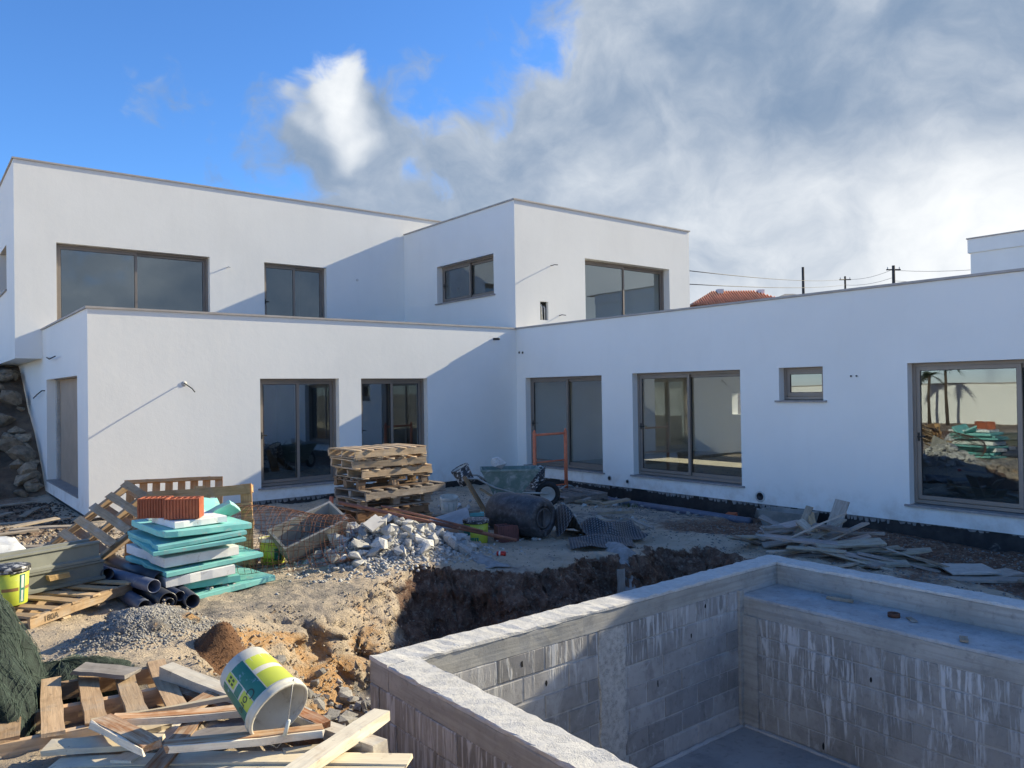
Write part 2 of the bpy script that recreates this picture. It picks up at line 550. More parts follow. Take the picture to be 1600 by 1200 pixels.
def wall_mesh(name, o, u, n_in, L, z0, z1, th, holes):
    """wall slab with rectangular openings; o = start (x,y), u = unit along, n_in = unit inward"""
    us = sorted({0, L, *[h[0] for h in holes], *[h[1] for h in holes]})
    zs = sorted({z0, z1, *[h[2] for h in holes], *[h[3] for h in holes]})
    nu, nz = len(us), len(zs)

    def solid(i, j):
        if i < 0 or j < 0 or i >= nu - 1 or j >= nz - 1:
            return False
        cu, cz = (us[i] + us[i + 1]) / 2, (zs[j] + zs[j + 1]) / 2
        return not any(h[0] < cu < h[1] and h[2] < cz < h[3] for h in holes)
    vid = {}
    b = MB()

    def V(i, j, k):
        if (i, j, k) not in vid:
            vid[(i, j, k)] = len(b.v)
            b.v.append((o[0] + u[0] * us[i] + n_in[0] * th * k, o[1] + u[1] * us[i] + n_in[1] * th * k, zs[j]))
        return vid[(i, j, k)]
    for i in range(nu - 1):
        for j in range(nz - 1):
            if not solid(i, j):
                continue
            b.f.append((V(i, j, 0), V(i + 1, j, 0), V(i + 1, j + 1, 0), V(i, j + 1, 0)))
            b.f.append((V(i, j, 1), V(i, j + 1, 1), V(i + 1, j + 1, 1), V(i + 1, j, 1)))
            for di, dj, (p, q_) in ((-1, 0, ((i, j), (i, j + 1))), (1, 0, ((i + 1, j), (i + 1, j + 1))),
                                    (0, -1, ((i, j), (i + 1, j))), (0, 1, ((i, j + 1), (i + 1, j + 1)))):
                if not solid(i + di, j + dj):
                    b.f.append((V(*p, 0), V(*q_, 0), V(*q_, 1), V(*p, 1)))
    return b.mesh(name)


def frame_boxes(b, u0, u1, z0, z1, w, d0, d1, T):
    for a in ((u0, u1, z0, z0 + w), (u0, u1, z1 - w, z1), (u0, u0 + w, z0 + w, z1 - w), (u1 - w, u1, z0 + w, z1 - w)):
        b.box(a[0], a[1], d0, d1, a[2], a[3], T)


def window(parent, o, u, n_in, u0, u1, z0, z1, recess=.17, sashes=2, sill=True, handle=True, split=.5, fixed_first=False):
    """aluminium slider in an opening: frame (part) > sash, pane, handle, sill"""
    T = Matrix(((u[0], n_in[0], 0, o[0]), (u[1], n_in[1], 0, o[1]), (0, 0, 1, 0), (0, 0, 0, 1)))
    b = MB()
    fw = .055
    zb = z0 + .035
    frame_boxes(b, u0 + .002, u1 - .002, zb, z1 - .002, fw, recess, recess + .12, T)
    b.box(u0 + fw, u1 - fw, recess + .055, recess + .065, zb + fw, zb + fw + .012, T)
    w = link('window', b.mesh('window'), 'frame_metal', parent)
    iu0, iu1, iz0, iz1 = u0 + fw + .003, u1 - fw - .003, zb + fw + .013, z1 - fw - .005
    mid = iu0 + (iu1 - iu0) * split
    sets = [(iu0, iu1)] if sashes == 1 else [(iu0, mid + .035), (mid - .035, iu1)]
    for k, (a, c) in enumerate(sets):
        d = recess + (.012 if k == 0 else .068)
        b = MB(); sw = .062
        frame_boxes(b, a, c, iz0, iz1, sw, d, d + .045, T)
        link('sash', b.mesh('sash'), 'frame_metal', w)
        b = MB()
        frame_boxes(b, a + sw + .001, c - sw - .001, iz0 + sw + .001, iz1 - sw - .001, .008, d + .012, d + .034, T)
        link('gasket', b.mesh('gasket'), 'frame_gasket', w)
        b = MB(); b.box(a + sw + .006, c - sw - .006, d + .019, d + .027, iz0 + sw + .006, iz1 - sw - .006, T)
        link('pane', b.mesh('pane'), 'glass', w)
        if handle and k == 0:
            b = MB(); hz = iz0 + (iz1 - iz0) * .47
            b.box(a + .015, a + .045, d - .012, d - .001, hz - .07, hz + .07, T)
            b.box(a + .018, a + .14, d - .04, d - .022, hz - .012, hz + .012, T)
            b.box(a + .018, a + .04, d - .03, d - .008, hz - .011, hz + .011, T)
            link('handle', b.mesh('handle'), 'frame_gasket', w)
    if sill:
        b = MB(); b.box(u0 - .07, u1 + .07, -.05, -.001, z0 - .012, z0 + .022, T)
        b.box(u0 + .003, u1 - .003, -.001, .28, z0 + .001, z0 + .022, T)
        link('sill', b.mesh('sill'), 'sill_stone', w)
    return w


# ------------------------------------------------------------------ numpy noise for terrain
_P = rng.random((256, 256))


def vnoise(x, y):
    xi = np.floor(x).astype(int); yi = np.floor(y).astype(int)
    fx = x - xi; fy = y - yi
    fx = fx * fx * (3 - 2 * fx); fy = fy * fy * (3 - 2 * fy)
    a = _P[xi % 256, yi % 256]; b = _P[(xi + 1) % 256, yi % 256]
    c = _P[xi % 256, (yi + 1) % 256]; d = _P[(xi + 1) % 256, (yi + 1) % 256]
    return (a * (1 - fx) + b * fx) * (1 - fy) + (c * (1 - fx) + d * fx) * fy


def fbm(x, y, s, oct=5, gain=.5):
    t = 0; amp = 1; tot = 0
    for i in range(oct):
        t = t + amp * (vnoise(x * s + 17.3 * i, y * s + 5.1 * i) - .5)
        tot += amp; amp *= gain; s *= 2.03
    return t / tot


TOP = np.array([(3, 16.4, -.32), (6, 15.5, -.36), (10, 15.5, -.38), (13, 15, -.48), (13.2, 12, -.56), (13.2, 10, -.58), (13.2, 8, -.54),
                (13.2, 5, -.52), (13.2, 2, -.5), (10.5, 10, -.36), (11, 13, -.34), (9.3, 12, -.2), (8.5, 13, -.3), (6, 13, -.3), (5, 11, -.22), (2, 8, -.05), (3, 8.2, -.08),
                (4, 8.3, -.1), (5, 8.5, -.12), (6.3, 7.6, -.16), (7.5, 7.8, -.2), (9, 7.6, -.28), (9.5, 5, -.3), (9, 3, -.3),
                (9.3, 0, -.3), (1, 7, .02), (.2, 6, .1), (.3, 4, .36), (1, 3.3, .39), (1.6, 3, .38), (-1, 8, .1), (-2, 12, 0), (-2, 20, -.2),
                (2, 20, -.3), (0, 0, .43), (2, 2, .4), (2, -2, .42), (-4, 5, .2), (2, 12, -.1), (1, 14, -.15), (-17, 16, -.05), (-17, 0, .1), (-12, 28, -.1),
                (25, -8, -.4), (10, -12, .1), (12, 5, -.42), (11.5, 7.5, -.42), (11, 3, -.38), (.9, 5.6, .2), (0, 25, -.3), (25, 30, -.3)])
PIT = np.array([(1.62, -8), (1.6, 1.0), (1.56, 2.6), (1.58, 3.4), (1.52, 4.2), (1.42, 5.0), (1.42, 5.7), (1.85, 6.5), (2.35, 7.1), (3.0, 7.5), (3.9, 7.65), (4.8, 7.95),
                (5.5, 7.5), (6.3, 7.1), (7.2, 7.3), (7.7, 7.05), (8.1, 7.4), (9.1, 6.85), (8.9, 5.9), (8.3, 5.35), (7.95, 4.9), (7.85, -8)])
POOLF = np.array([(2.6, 5.4, -.72), (2.2, 5.0, -.5), (2.4, 6.3, -.62), (3.3, 6.6, -.85), (5, 6.6, -1.0), (7, 6.2, -1.1), (8.3, 6.2, -1.0),
                  (2.3, 4, -.6), (2.3, 3, -.6), (2.3, 2, -.6), (2.3, 0, -.6)])


def idw(x, y, pts, p=3.4):
    num = 0; den = 0
    for a, b, z in pts:
        w = 1 / ((x - a) ** 2 + (y - b) ** 2 + .12) ** (p / 2)
        num = num + w * z; den = den + w
    return num / den


def sdf_pit(x, y):
    """negative inside the dug pit"""
    d = np.full(np.shape(x), 1e9); inside = np.zeros(np.shape(x), bool)
    n = len(PIT)
    for i in range(n):
        x1, y1 = PIT[i]; x2, y2 = PIT[(i + 1) % n]
        ex, ey = x2 - x1, y2 - y1
        t = np.clip(((x - x1) * ex + (y - y1) * ey) / (ex * ex + ey * ey), 0, 1)
        d = np.minimum(d, np.hypot(x - x1 - t * ex, y - y1 - t * ey))
        c = ((y1 > y) != (y2 > y)) & (x < (x2 - x1) * (y - y1) / (y2 - y1 + 1e-12) + x1)
        inside ^= c
    return np.where(inside, -d, d)


def sstep(a, b, v):
    t = np.clip((v - a) / (b - a), 0, 1)
    return t * t * (3 - 2 * t)


def heaps(x, y):
    """earth heaps thrown on the terrace: (x, y, rx, ry, h)"""
    z = 0
    for a, b, rx, ry, h in ((1.5, 6.72, .50, .42, .27), (4.9, 8.85, 1.05, .72, .40), (1.95, 5.95, .26, .22, .14),
                            (12.4, 13.3, .6, .8, .16), (5.4, 7.9, .7, .35, .06), (9.4, 7.4, .9, .45, .07)):
        r2 = ((x - a) / rx) ** 2 + ((y - b) / ry) ** 2
        z = z + h * np.exp(-r2 * 1.3)
    return z


def terrain(x, y, detail=True):
    x = np.asarray(x, float); y = np.asarray(y, float)
    t = idw(x, y, TOP)
    if detail:
        t = t + fbm(x, y, 1.3, 5) * .13 + fbm(x + 9, y, 5.5, 4) * .055 + fbm(x, y + 3, 17, 3) * .022
    t = t + heaps(x, y)
    f = idw(x, y, POOLF)
    f = np.where((x > 2.8) & (x < 7.83) & (y < 5.05), -2.0, f)
    if detail:
        f = f + fbm(x, y, 2.2, 5) * .22 + fbm(x, y, 9, 3) * .05
    s = sdf_pit(x, y)
    if detail:
        s = s + fbm(x, y, 1.4, 3, .5) * .55
    wgt = sstep(.05, -.62 - .55 * sstep(4.6, 3.4, x) * sstep(5.2, 6.2, y), s)
    wgt = np.where((x > 2.8) & (x < 7.83) & (y < 5.05), 1.0, wgt)
    z = t * (1 - wgt) + f * wgt
    if detail:      # clods and ledges on the cut face
        face = 4 * wgt * (1 - wgt)
        z = z + face * fbm(x, y, 3.1, 2, .5) * .25
    return z, wgt


def gz(x, y):
    return float(terrain(np.array([x]), np.array([y]))[0][0])


# ------------------------------------------------------------------ ground
def axis(lo, hi, dense0, dense1, step, coarse):
    a = list(np.arange(dense0, dense1 + 1e-6, step))
    left, x, k = [], dense0, step
    while x > lo:
        k = min(k * 1.35, coarse); x -= k; left.append(x)
    right, x, k = [], dense1, step
    while x < hi:
        k = min(k * 1.35, coarse); x += k; right.append(x)
    return np.array(left[::-1] + a + right)


def build_ground():
    xs = axis(-700, 700, -.2, 12.9, .030, 60)
    ys = axis(-700, 700, 2.6, 16.6, .034, 60)
    X, Y = np.meshgrid(xs, ys, indexing='ij')
    Z, Wt = terrain(X, Y)
    far = sstep(25, 60, np.hypot(X - 6, Y - 8))
    Z = Z * (1 - far) + (-.4) * far
    inside = ((X > 3.2) & (Y > 16.7) & (X < 20)) | ((X > 13.6) & (X < 20) & (Y > -1.5) & (Y < 22))
    Z = np.where(inside, np.minimum(Z, -.62), Z)
    # knock the cut face in and out with noise that also varies with height: clods, ledges, hollows
    gx, gy = np.gradient(Z, xs, ys)
    gl = np.hypot(gx, gy) + 1e-6
    steep = sstep(.35, 1.1, gl) * ((X > 1) & (X < 10) & (Y > 2) & (Y < 9))
    def n3(sc, oc, gn):
        return fbm(X * .8 + Z * .35, Z * 1.15 + Y * .2, sc, oc, gn) + fbm(Y * .9 - Z * .3 + 31, Z * 1.1 + X * .45, sc, oc, gn) + .7 * fbm(X + 11, Y, sc, oc, gn)
    dsp = n3(1.9, 3, .5) * .20 + np.abs(n3(4.6, 3, .6)) * .13 + n3(10, 3, .75) * .13 - np.abs(n3(17, 2, .7)) * .10
    lay = np.sin(Z * 26 + fbm(X, Y, 1.1, 3) * 9) * .018
    dx_, dy_ = -gx / gl * (dsp + lay) * steep, -gy / gl * (dsp + lay) * steep
    X, Y, Z = X + dx_, Y + dy_, Z + n3(9, 3, .7) * .13 * steep
    global CUT
    k_ = (steep > .25)
    CUT = np.stack([X[k_], Y[k_], Z[k_]], -1)
    n, m = X.shape
    co = np.stack([X, Y, Z], -1).reshape(-1, 3)
    idx = np.arange(n * m).reshape(n, m)
    q = np.stack([idx[:-1, :-1], idx[1:, :-1], idx[1:, 1:], idx[:-1, 1:]], -1).reshape(-1, 4)
    me = bpy.data.meshes.new('ground')
    me.vertices.add(n * m); me.vertices.foreach_set('co', co.ravel())
    me.loops.add(q.size); me.loops.foreach_set('vertex_index', q.ravel())
    me.polygons.add(len(q)); me.polygons.foreach_set('loop_start', np.arange(0, q.size, 4))
    me.polygons.foreach_set('loop_total', np.full(len(q), 4))
    me.polygons.foreach_set('use_smooth', np.ones(len(q), bool))
    me.update()
    # soil kinds: dark humus in the cut on the house side, ochre clay in the near cut, grey cement dust
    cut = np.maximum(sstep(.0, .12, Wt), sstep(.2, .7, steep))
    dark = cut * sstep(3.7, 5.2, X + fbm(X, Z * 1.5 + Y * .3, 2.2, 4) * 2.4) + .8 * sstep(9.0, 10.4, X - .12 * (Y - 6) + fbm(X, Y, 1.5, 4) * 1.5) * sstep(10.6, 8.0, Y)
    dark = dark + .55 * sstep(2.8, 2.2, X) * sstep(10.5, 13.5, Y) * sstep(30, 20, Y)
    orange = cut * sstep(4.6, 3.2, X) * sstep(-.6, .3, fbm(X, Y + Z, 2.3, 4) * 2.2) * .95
    grey = sstep(.02, .16, heaps(X, Y)) * .8 + sstep(.75, 1.0, Wt) * .55 * sstep(4.2, 3.2, X) + sstep(11.6, 12.6, X) * sstep(8, 9.5, Y) * .7 \
        + .5 * sstep(.12, .3, fbm(X, Y, .9, 4) * 2)
    colr = np.stack([dark, orange, grey, np.ones_like(grey)], -1).reshape(-1, 4).clip(0, 1)
    at = me.color_attributes.new('soil', 'FLOAT_COLOR', 'POINT')
    at.data.foreach_set('color', colr.astype(np.float32).ravel())
    o = link('ground', me, 'earth')
    struct(o)


build_ground()

# ------------------------------------------------------------------ the villa
ZP = 3.70                                   # lower parapet
XL, YL, XW, YU = 2.72, 16.15, 13.05, 22.04   # wall planes
villa = thing('villa', 'large white flat-roofed house with two storeys and a long right wing, newly plastered', 'house', (8, 18, -.3))
EX, EY = (1, 0), (0, 1)


def put_wall(name, *a, mat='plaster'):
    return link(name, wall_mesh(name, *a), mat, villa)


ZB = -.24
# lower block
put_wall('front_wall', (XL, YL), EX, EY, XW - XL + .3, ZB, ZP, .3, [(5.99 - XL, 7.82 - XL, 0, 2.37), (8.38 - XL, 10.2 - XL, 0, 2.37)])
window(villa, (XL, YL), EX, EY, 5.99 - XL, 7.82 - XL, 0, 2.37)
window(villa, (XL, YL), EX, EY, 8.38 - XL, 10.2 - XL, 0, 2.37)
put_wall('side_wall', (XL, YL + .301), EY, EX, 14, ZB, ZP, .34, [(.82, 4.95, .02, 2.46)])
dr = box_part('entrance_door', (XL + .26, XL + .32, YL + 1.1, YL + 5.2, .03, 2.45), 'door_panel', villa)
box_part('door_jamb', (XL + .19, XL + .257, YL + 5.07, YL + 5.247, .06, 2.455), 'joint_mortar', dr)
box_part('threshold', (XL - .02, XL + .257, YL + 1.124, YL + 5.247, .021, .055), 'sill_stone', dr)
# right wing
WO = (XW, 16.149)
wy = lambda y: 16.149 - y
WH = [(wy(15.77), wy(12.92), 0.03, 2.37), (wy(11.94), wy(9.06), .05, 2.385), (wy(8.2), wy(7.31), 1.75, 2.39), (wy(5.82), wy(2.7), .03, 2.39)]
put_wall('wing_wall', WO, (0, -1), EX, 18.2, ZB, ZP, .3, WH)
for k, h in enumerate(WH):
    window(villa, WO, (0, -1), EX, *h, sashes=1 if k == 2 else 2, handle=(k != 2))
# upper block
put_wall('upper_front_wall', (2.15, YU), EX, EY, 18.4, 3.07, 7.87, .3, [(.89, 4.63, 3.72, 5.92), (6.19, 8.15, 3.72, 5.92)])
window(villa, (2.15, YU), EX, EY, .89, 4.63, 3.72, 5.92, handle=False)
window(villa, (2.15, YU), EX, EY, 6.19, 8.15, 3.72, 5.92)
put_wall('upper_side_wall', (2.15, YU + .301), EY, EX, 9, 3.07, 7.87, .3, [(1.45, 3.3, 4.85, 6.05)])
window(villa, (2.15, YU + .301), EY, EX, 1.45, 3.3, 4.85, 6.05)
box_part('soffit', (2.152, XL - .004, YU + .002, YU + 9, 3.0, 3.069), 'plaster', villa)
# upper box
BX, BY = 13.07, 16.17
put_wall('box_front_wall', (BX, BY), EX, EY, 7.48, 3.3, 7.24, .3, [(2.65, 6.45, 3.72, 5.9), (.89, 1.19, 4.0, 4.52)])
window(villa, (BX, BY), EX, EY, 2.65, 6.45, 3.72, 5.9, recess=.24, handle=False)
box_part('flue_shade_box', (BX + .891, BX + 1.189, BY + .10, BY + .29, 4.001, 4.519), 'cavity_shade', villa)  # near-black box paints the darkness of the open flue hole
b = MB(); b.tube([(BX + 1.0, BY + .06, 4.01), (BX + .99, BY + .06, 4.38), (BX + 1.0, BY + .098, 4.44)], .024)
b.tube([(BX + 1.1, BY + .06, 4.01), (BX + 1.1, BY + .06, 4.34), (BX + 1.1, BY + .098, 4.40)], .02)
link('flue_pipe', b.mesh('flue_pipe', True), 'vent_ring', villa)
put_wall('box_side_wall', (BX, YU - .001), (0, -1), EX, YU - BY - .302, 3.3, 7.24, .3, [(YU - 20.05, YU - 17.13, 4.75, 5.92)])
window(villa, (BX, YU - .001), (0, -1), EX, YU - 20.05, YU - 17.13, 4.75, 5.92, recess=.2)
put_wall('box_end_wall', (20.25, BY + .301), EY, EX, YU - BY - .31, 3.3, 7.24, .298, [])
# copings
def coping(x0, x1, y0, y1, z):
    box_part('coping', (x0, x1, y0, y1, z + .001, z + .040), 'coping_stone', villa)
coping(XL - .035, XW - .036, YL - .035, YL + .335, ZP)
coping(XL - .035, XL + .38, YL + .336, YU - .002, ZP)
coping(XW - .035, XW + .335, -2.1, YL + .28, ZP + .002)
coping(2.115, 20.6, YU - .035, YU + .335, 7.87)
coping(2.115, 2.485, YU + .336, YU + 9, 7.87)
coping(BX - .035, 20.59, BY - .035, BY + .335, 7.24)
coping(BX - .035, BX + .335, BY + .336, YU - .036, 7.24)
coping(20.22, 20.59, BY + .336, YU - .036, 7.24)
# roofs, floors, partitions
box_part('terrace_roof', (XL + .35, XW + .3, YL + .302, YU + 5, 3.25, 3.45), 'roofing', villa)
box_part('wing_roof', (XW + .302, 20.5, -2.0, YL + .01, 3.25, 3.46), 'roofing', villa)
box_part('box_roof', (BX + .302, 20.24, BY + .302, YU - .01, 6.8, 6.95), 'roofing', villa)
box_part('upper_roof', (2.46, 20.5, YU + .302, YU + 8.9, 7.3, 7.5), 'roofing', villa)
box_part('upper_back_wall', (2.46, 20.5, YU + 5.2, YU + 5.4, 3.47, 7.29), 'interior_painted_shade', villa)
box_part('upper_partition', (11.6, 11.75, YU + .31, YU + 5.1, 3.47, 7.29), 'interior_painted_shade', villa)
box_part('upper_floor', (2.46, 20.5, YU + .303, YU + 5.1, 3.46, 3.60), 'screed', villa)
box_part('box_floor', (BX + .303, 20.24, BY + .303, YU - .02, 3.46, 3.62), 'screed', villa)
box_part('ground_floor', (XL + .35, XW + .29, YL + .31, 21.8, -.3, -.01), 'screed', villa)
box_part('lower_back_wall', (XL + .35, XW + .29, 20.6, 20.8, 0, 3.24), 'interior_painted_shade', villa)
box_part('lower_partition', (8.05, 8.2, YL + .31, 20.5, 0, 3.24), 'interior_painted_shade', villa)
box_part('wing_floor', (XW + .303, 20.1, -2, 16.1, -.3, 0), 'screed', villa)
for y, m in ((15.9, 'interior_paint'), (8.7, 'interior_paint'), (6.6, 'interior_painted_shade'), (1.9, 'interior_painted_shade')):
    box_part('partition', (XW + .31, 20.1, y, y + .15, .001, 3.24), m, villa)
box_part('room_wall', (16.4, 16.5, 2.06, 6.58, .001, 3.24), 'interior_painted_shade', villa)
put_wall('wing_back_wall', (20.15, 16.1), (0, -1), EX, 18.1, -.3, 3.7, .3, [(16.1 - 14.3, 16.1 - 10.2, 1.2, 1.85), (16.1 - 9.9, 16.1 - 9.0, .1, 2.3)])
put_wall('wing_end_wall', (XW + .301, -2.05), EX, EY, 6.8, -.3, 3.7, .3, [])
# damp-proof plinth with torn plaster edge above it
box_part('plinth', (XL + .03, XW + .1, YL + .025, YL + .28, -1.0, ZB - .001), 'bitumen', villa)
box_part('plinth', (XL + .03, XL + .28, YL + .29, YL + 12, -1.0, ZB - .001), 'bitumen', villa)
box_part('plinth', (XW + .03, XW + .28, -2, YL + .02, -1.2, ZB - .001), 'bitumen', villa)


def torn_edge(o, u, n_in, L, seed):
    rd = random.Random(seed); b = MB(); s = 0.0
    lvl = .03
    while s < L:
        w = rd.uniform(.03, .16)
        lvl = min(.085, max(.0, lvl + rd.uniform(-.03, .03)))
        h = lvl + rd.uniform(0, .02) * (rd.random() < .5)
        if h > .012 and rd.random() > .12:
            T = Matrix(((u[0], n_in[0], 0, o[0]), (u[1], n_in[1], 0, o[1]), (0, 0, 1, 0), (0, 0, 0, 1)))
            d = rd.uniform(.004, .02)
            p = [(s, d, ZB - .002), (s + w * .97, d, ZB - .002), (s + w * .8, d + .004, ZB - h * rd.uniform(.75, 1)), (s + w * .3, d + .004, ZB - h)]
            vs = [T @ Vector(a) for a in p] + [T @ Vector((a[0], .045, a[2])) for a in p]
            b.add(vs, [(0, 1, 2, 3), (4, 7, 6, 5), (0, 4, 5, 1), (1, 5, 6, 2), (2, 6, 7, 3), (3, 7, 4, 0)])
        s += w
    o_ = link('plaster_edge', b.mesh('plaster_edge'), 'torn_render', villa)
    o_['kind'] = 'stuff'
    return o_


torn_edge((XW, 16.1), (0, -1), EX, 16, 3)
torn_edge((XL, YL), EX, EY, 10.2, 4)


def vent(y, z, r, x=XW):
    b = MB(); b.lathe([(r, 0), (r * 1.45, 0), (r * 1.45, .012), (r, .012)], 20, True)
    me = b.mesh('vent_ring', True)
    o = link('vent_ring', me, 'vent_ring', villa, loc=Vector((x - .001, y, z)) - villa.location, rot=(0, -R(90), 0))
    b = MB(); b.lathe([(.0001, .004), (r * .98, .004), (r * .98, .018), (r * .8, .02), (r * .78, .008), (.0001, .008)], 16)
    link('vent_mouth', b.mesh('vent_mouth', True), 'vent_plastic', o, loc=(0, 0, 0))


vent(8.65, -.10, .075); vent(12.70, -.07, .045); vent(12.13, -.10, .035)
vent(16.0, 3.06, .028); vent(15.86, 3.05, .028)
vent(6.78, 2.2, .014); vent(6.68, 2.2, .014)


def stub(name, pts, r, mat='cable'):
    link(name, MB().tube(pts, r, 6).mesh(name, True), mat, villa)


# conduit stubs and loose cables coming out of the plaster
stub('wall_cable', [(4.44, YL + .02, 2.27), (4.44, YL - .03, 2.28), (4.47, YL - .10, 2.24), (4.53, YL - .22, 2.17), (4.56, YL - .30, 2.10)], .011)
b = MB(); b.lathe([(.0001, .012), (.05, .012), (.055, 0), (.0001, 0)], 14)
link('cable_box', b.mesh('cable_box', True), 'vent_ring', villa, loc=Vector((4.44, YL - .001, 2.27)) - villa.location, rot=(R(90), 0, 0))
stub('wall_cable', [(7.25, YU + .02, 5.66), (7.25, YU - .2, 5.66), (7.27, YU - .26, 5.63)], .014, 'vent_ring')
stub('wall_cable', [(BX + 1.3, BY + .02, 5.55), (BX + 1.3, BY - .16, 5.56), (BX + 1.36, BY - .24, 5.55)], .012)
stub('wall_cable', [(BX + 1.6, BY + .02, 4.15), (BX + 1.6, BY - .12, 4.17), (BX + 1.68, BY - .2, 4.15)], .012)
stub('water_spout', [(12.3, YL + .1, 3.42), (12.3, YL - .22, 3.40)], .035, 'vent_plastic')
stub('wall_cable', [(XL + .02, 21.0, 2.95), (XL - .06, 20.9, 2.98), (XL - .12, 20.0, 2.90), (XL - .11, 19.2, 2.93)], .012)
stub('wall_cable', [(XL + .02, 21.6, 2.20), (XL - .06, 21.7, 2.20), (XL - .10, 22.3, 2.10), (XL - .10, 22.9, 2.02)], .014)
b = MB(); b.lathe([(.0001, .012), (.04, .012), (.045, 0), (.0001, 0)], 14)
link('cable_box', b.mesh('cable_box', True), 'vent_ring', villa, loc=Vector((11.35, YU - .001, 5.63)) - villa.location, rot=(R(90), 0, 0))

# ------------------------------------------------------------------ pool under construction
PZ = .07
pool = thing('pool_shell', 'unfinished concrete and grey block swimming pool shell in its pit', 'swimming pool', (5.3, 1.5, -1.6))
PX0, PX1, PY1, PYN = 2.715, 7.915, 5.145, -3.0
TX, TY = .255, .27                       # wall thicknesses
XI0, YI1 = PX0 + TX, PY1 - TY            # inner faces
XLG = 6.97                               # face of the bench wall
ZL = -.175                               # bench level
ZF = -1.545
XB = 7.55                                # back of bench
RB = -.12                                # underside of ring beam


def rough_beam(name, mat, x0, x1, y0, y1, z0, z1, step=.12, amp=.006, seed=1):
    """cast bar with slightly wavy faces and worn arrises"""
    along_x = (x1 - x0) > (y1 - y0)
    L = (x1 - x0) if along_x else (y1 - y0)
    n = max(2, int(L / step))
    rd = random.Random(seed)
    b = MB(); rings = []
    c = .008
    for i in range(n + 1):
        t = i / n
        j = lambda: rd.uniform(-amp, amp)
        a0, a1 = (y0, y1) if along_x else (x0, x1)
        ring = [(a0 + j() * .5, z0), (a1 + j() * .5, z0), (a1 + j() * .4, z1 - c + j()), (a1 - c + j(), z1 + j() * .6),
                ((a0 + a1) / 2 + j(), z1 + j() * .8), (a0 + c + j(), z1 + j() * .6), (a0 + j() * .4, z1 - c + j())]
        for a, z in ring:
            b.v.append((x0 + L * t, a, z) if along_x else (a, y0 + L * t, z))
    m = 7
    for i in range(n):
        for k in range(m):
            k2 = (k + 1) % m
            b.f.append((i * m + k, i * m + k2, (i + 1) * m + k2, (i + 1) * m + k))
    b.f.append(tuple(range(m))); b.f.append(tuple(n * m + k for k in range(m)))
    return link(name, b.mesh(name), mat, pool)


# ring beam: trowelled top course over shuttered faces
rough_beam('ring_beam', 'pool_concrete', PX0, PX1, YI1, PY1, RB, PZ - .03, seed=2)
rough_beam('ring_beam', 'pool_concrete', PX0, XI0, PYN, YI1 - .003, RB, PZ - .03, seed=3)
rough_beam('ring_beam', 'pool_concrete', XB + .1, PX1, PYN, YI1 - .003, ZL - .3, PZ - .03, seed=4)
rough_beam('rim', 'pool_rim', PX0 - .004, PX1 + .004, YI1 - .004, PY1 + .004, PZ - .029, PZ, seed=5, amp=.009, step=.07)
rough_beam('rim', 'pool_rim', PX0 - .004, XI0 + .004, PYN, YI1 - .006, PZ - .029, PZ - .001, seed=6, amp=.009, step=.07)
rough_beam('rim', 'pool_rim', XB + .096, PX1 + .004, PYN, YI1 - .006, PZ - .029, PZ - .001, seed=7, amp=.009, step=.07)
# bench along the house side
rough_beam('bench_slab', 'pool_ledge', XLG - .004, XB + .098, PYN, YI1 - .006, ZL - .03, ZL, seed=8, amp=.005)
rough_beam('bench_beam', 'pool_concrete', XLG, XLG + .2, PYN, YI1 - .006, ZL - .20, ZL - .031, seed=9)
box_part('pool_floor', (XI0 + .001, XLG - .001, PYN, YI1 - .001, ZF - .2, ZF), 'pool_floor', pool)
# mortar cores behind the blocks (joints show as pale lines)
box_part('mortar_core', (PX0 + .02, PX1, YI1 + .008, PY1 - .02, -1.9, RB - .001), 'joint_mortar', pool)
box_part('mortar_core', (PX0 + .012, XI0 - .012, PYN, YI1 + .007, -1.9, RB - .001), 'joint_mortar', pool)
box_part('mortar_core', (XLG + .008, XLG + .19, PYN, YI1 + .007, -1.9, ZL - .201), 'joint_mortar', pool)
box_part('end_wall', (PX0, PX1, PYN - .25, PYN - .002, -1.8, PZ), 'pool_concrete', pool)

BLK = {}


def block_mesh(L, H, key, cav=False):
    k = (round(L, 2), round(H, 3), key)
    if k in BLK:
        return BLK[k]
    rd = random.Random(str(k))
    b = MB(); j = lambda: rd.uniform(-.0035, .0035)
    # chamfered front face block, origin at front-lower-left; x along, y inward
    c = .007
    fr = [(c + j(), 0, c + j()), (L - c + j(), 0, c + j()), (L - c + j(), 0, H - c + j()), (c + j(), 0, H - c + j())]
    md = [(j(), c, j()), (L + j(), c, j()), (L + j(), c, H + j()), (j(), c, H + j())]
    bk = [(0, .03, 0), (L, .03, 0), (L, .03, H), (0, .03, H)]
    b.add(fr + md + bk, [(0, 1, 2, 3)] + [(i, 4 + i, 4 + (i + 1) % 4, (i + 1) % 4) for i in range(4)]
          + [(4 + i, 8 + i, 8 + (i + 1) % 4, 4 + (i + 1) % 4) for i in range(4)])
    BLK[k] = b.mesh('block')
    return BLK[k]


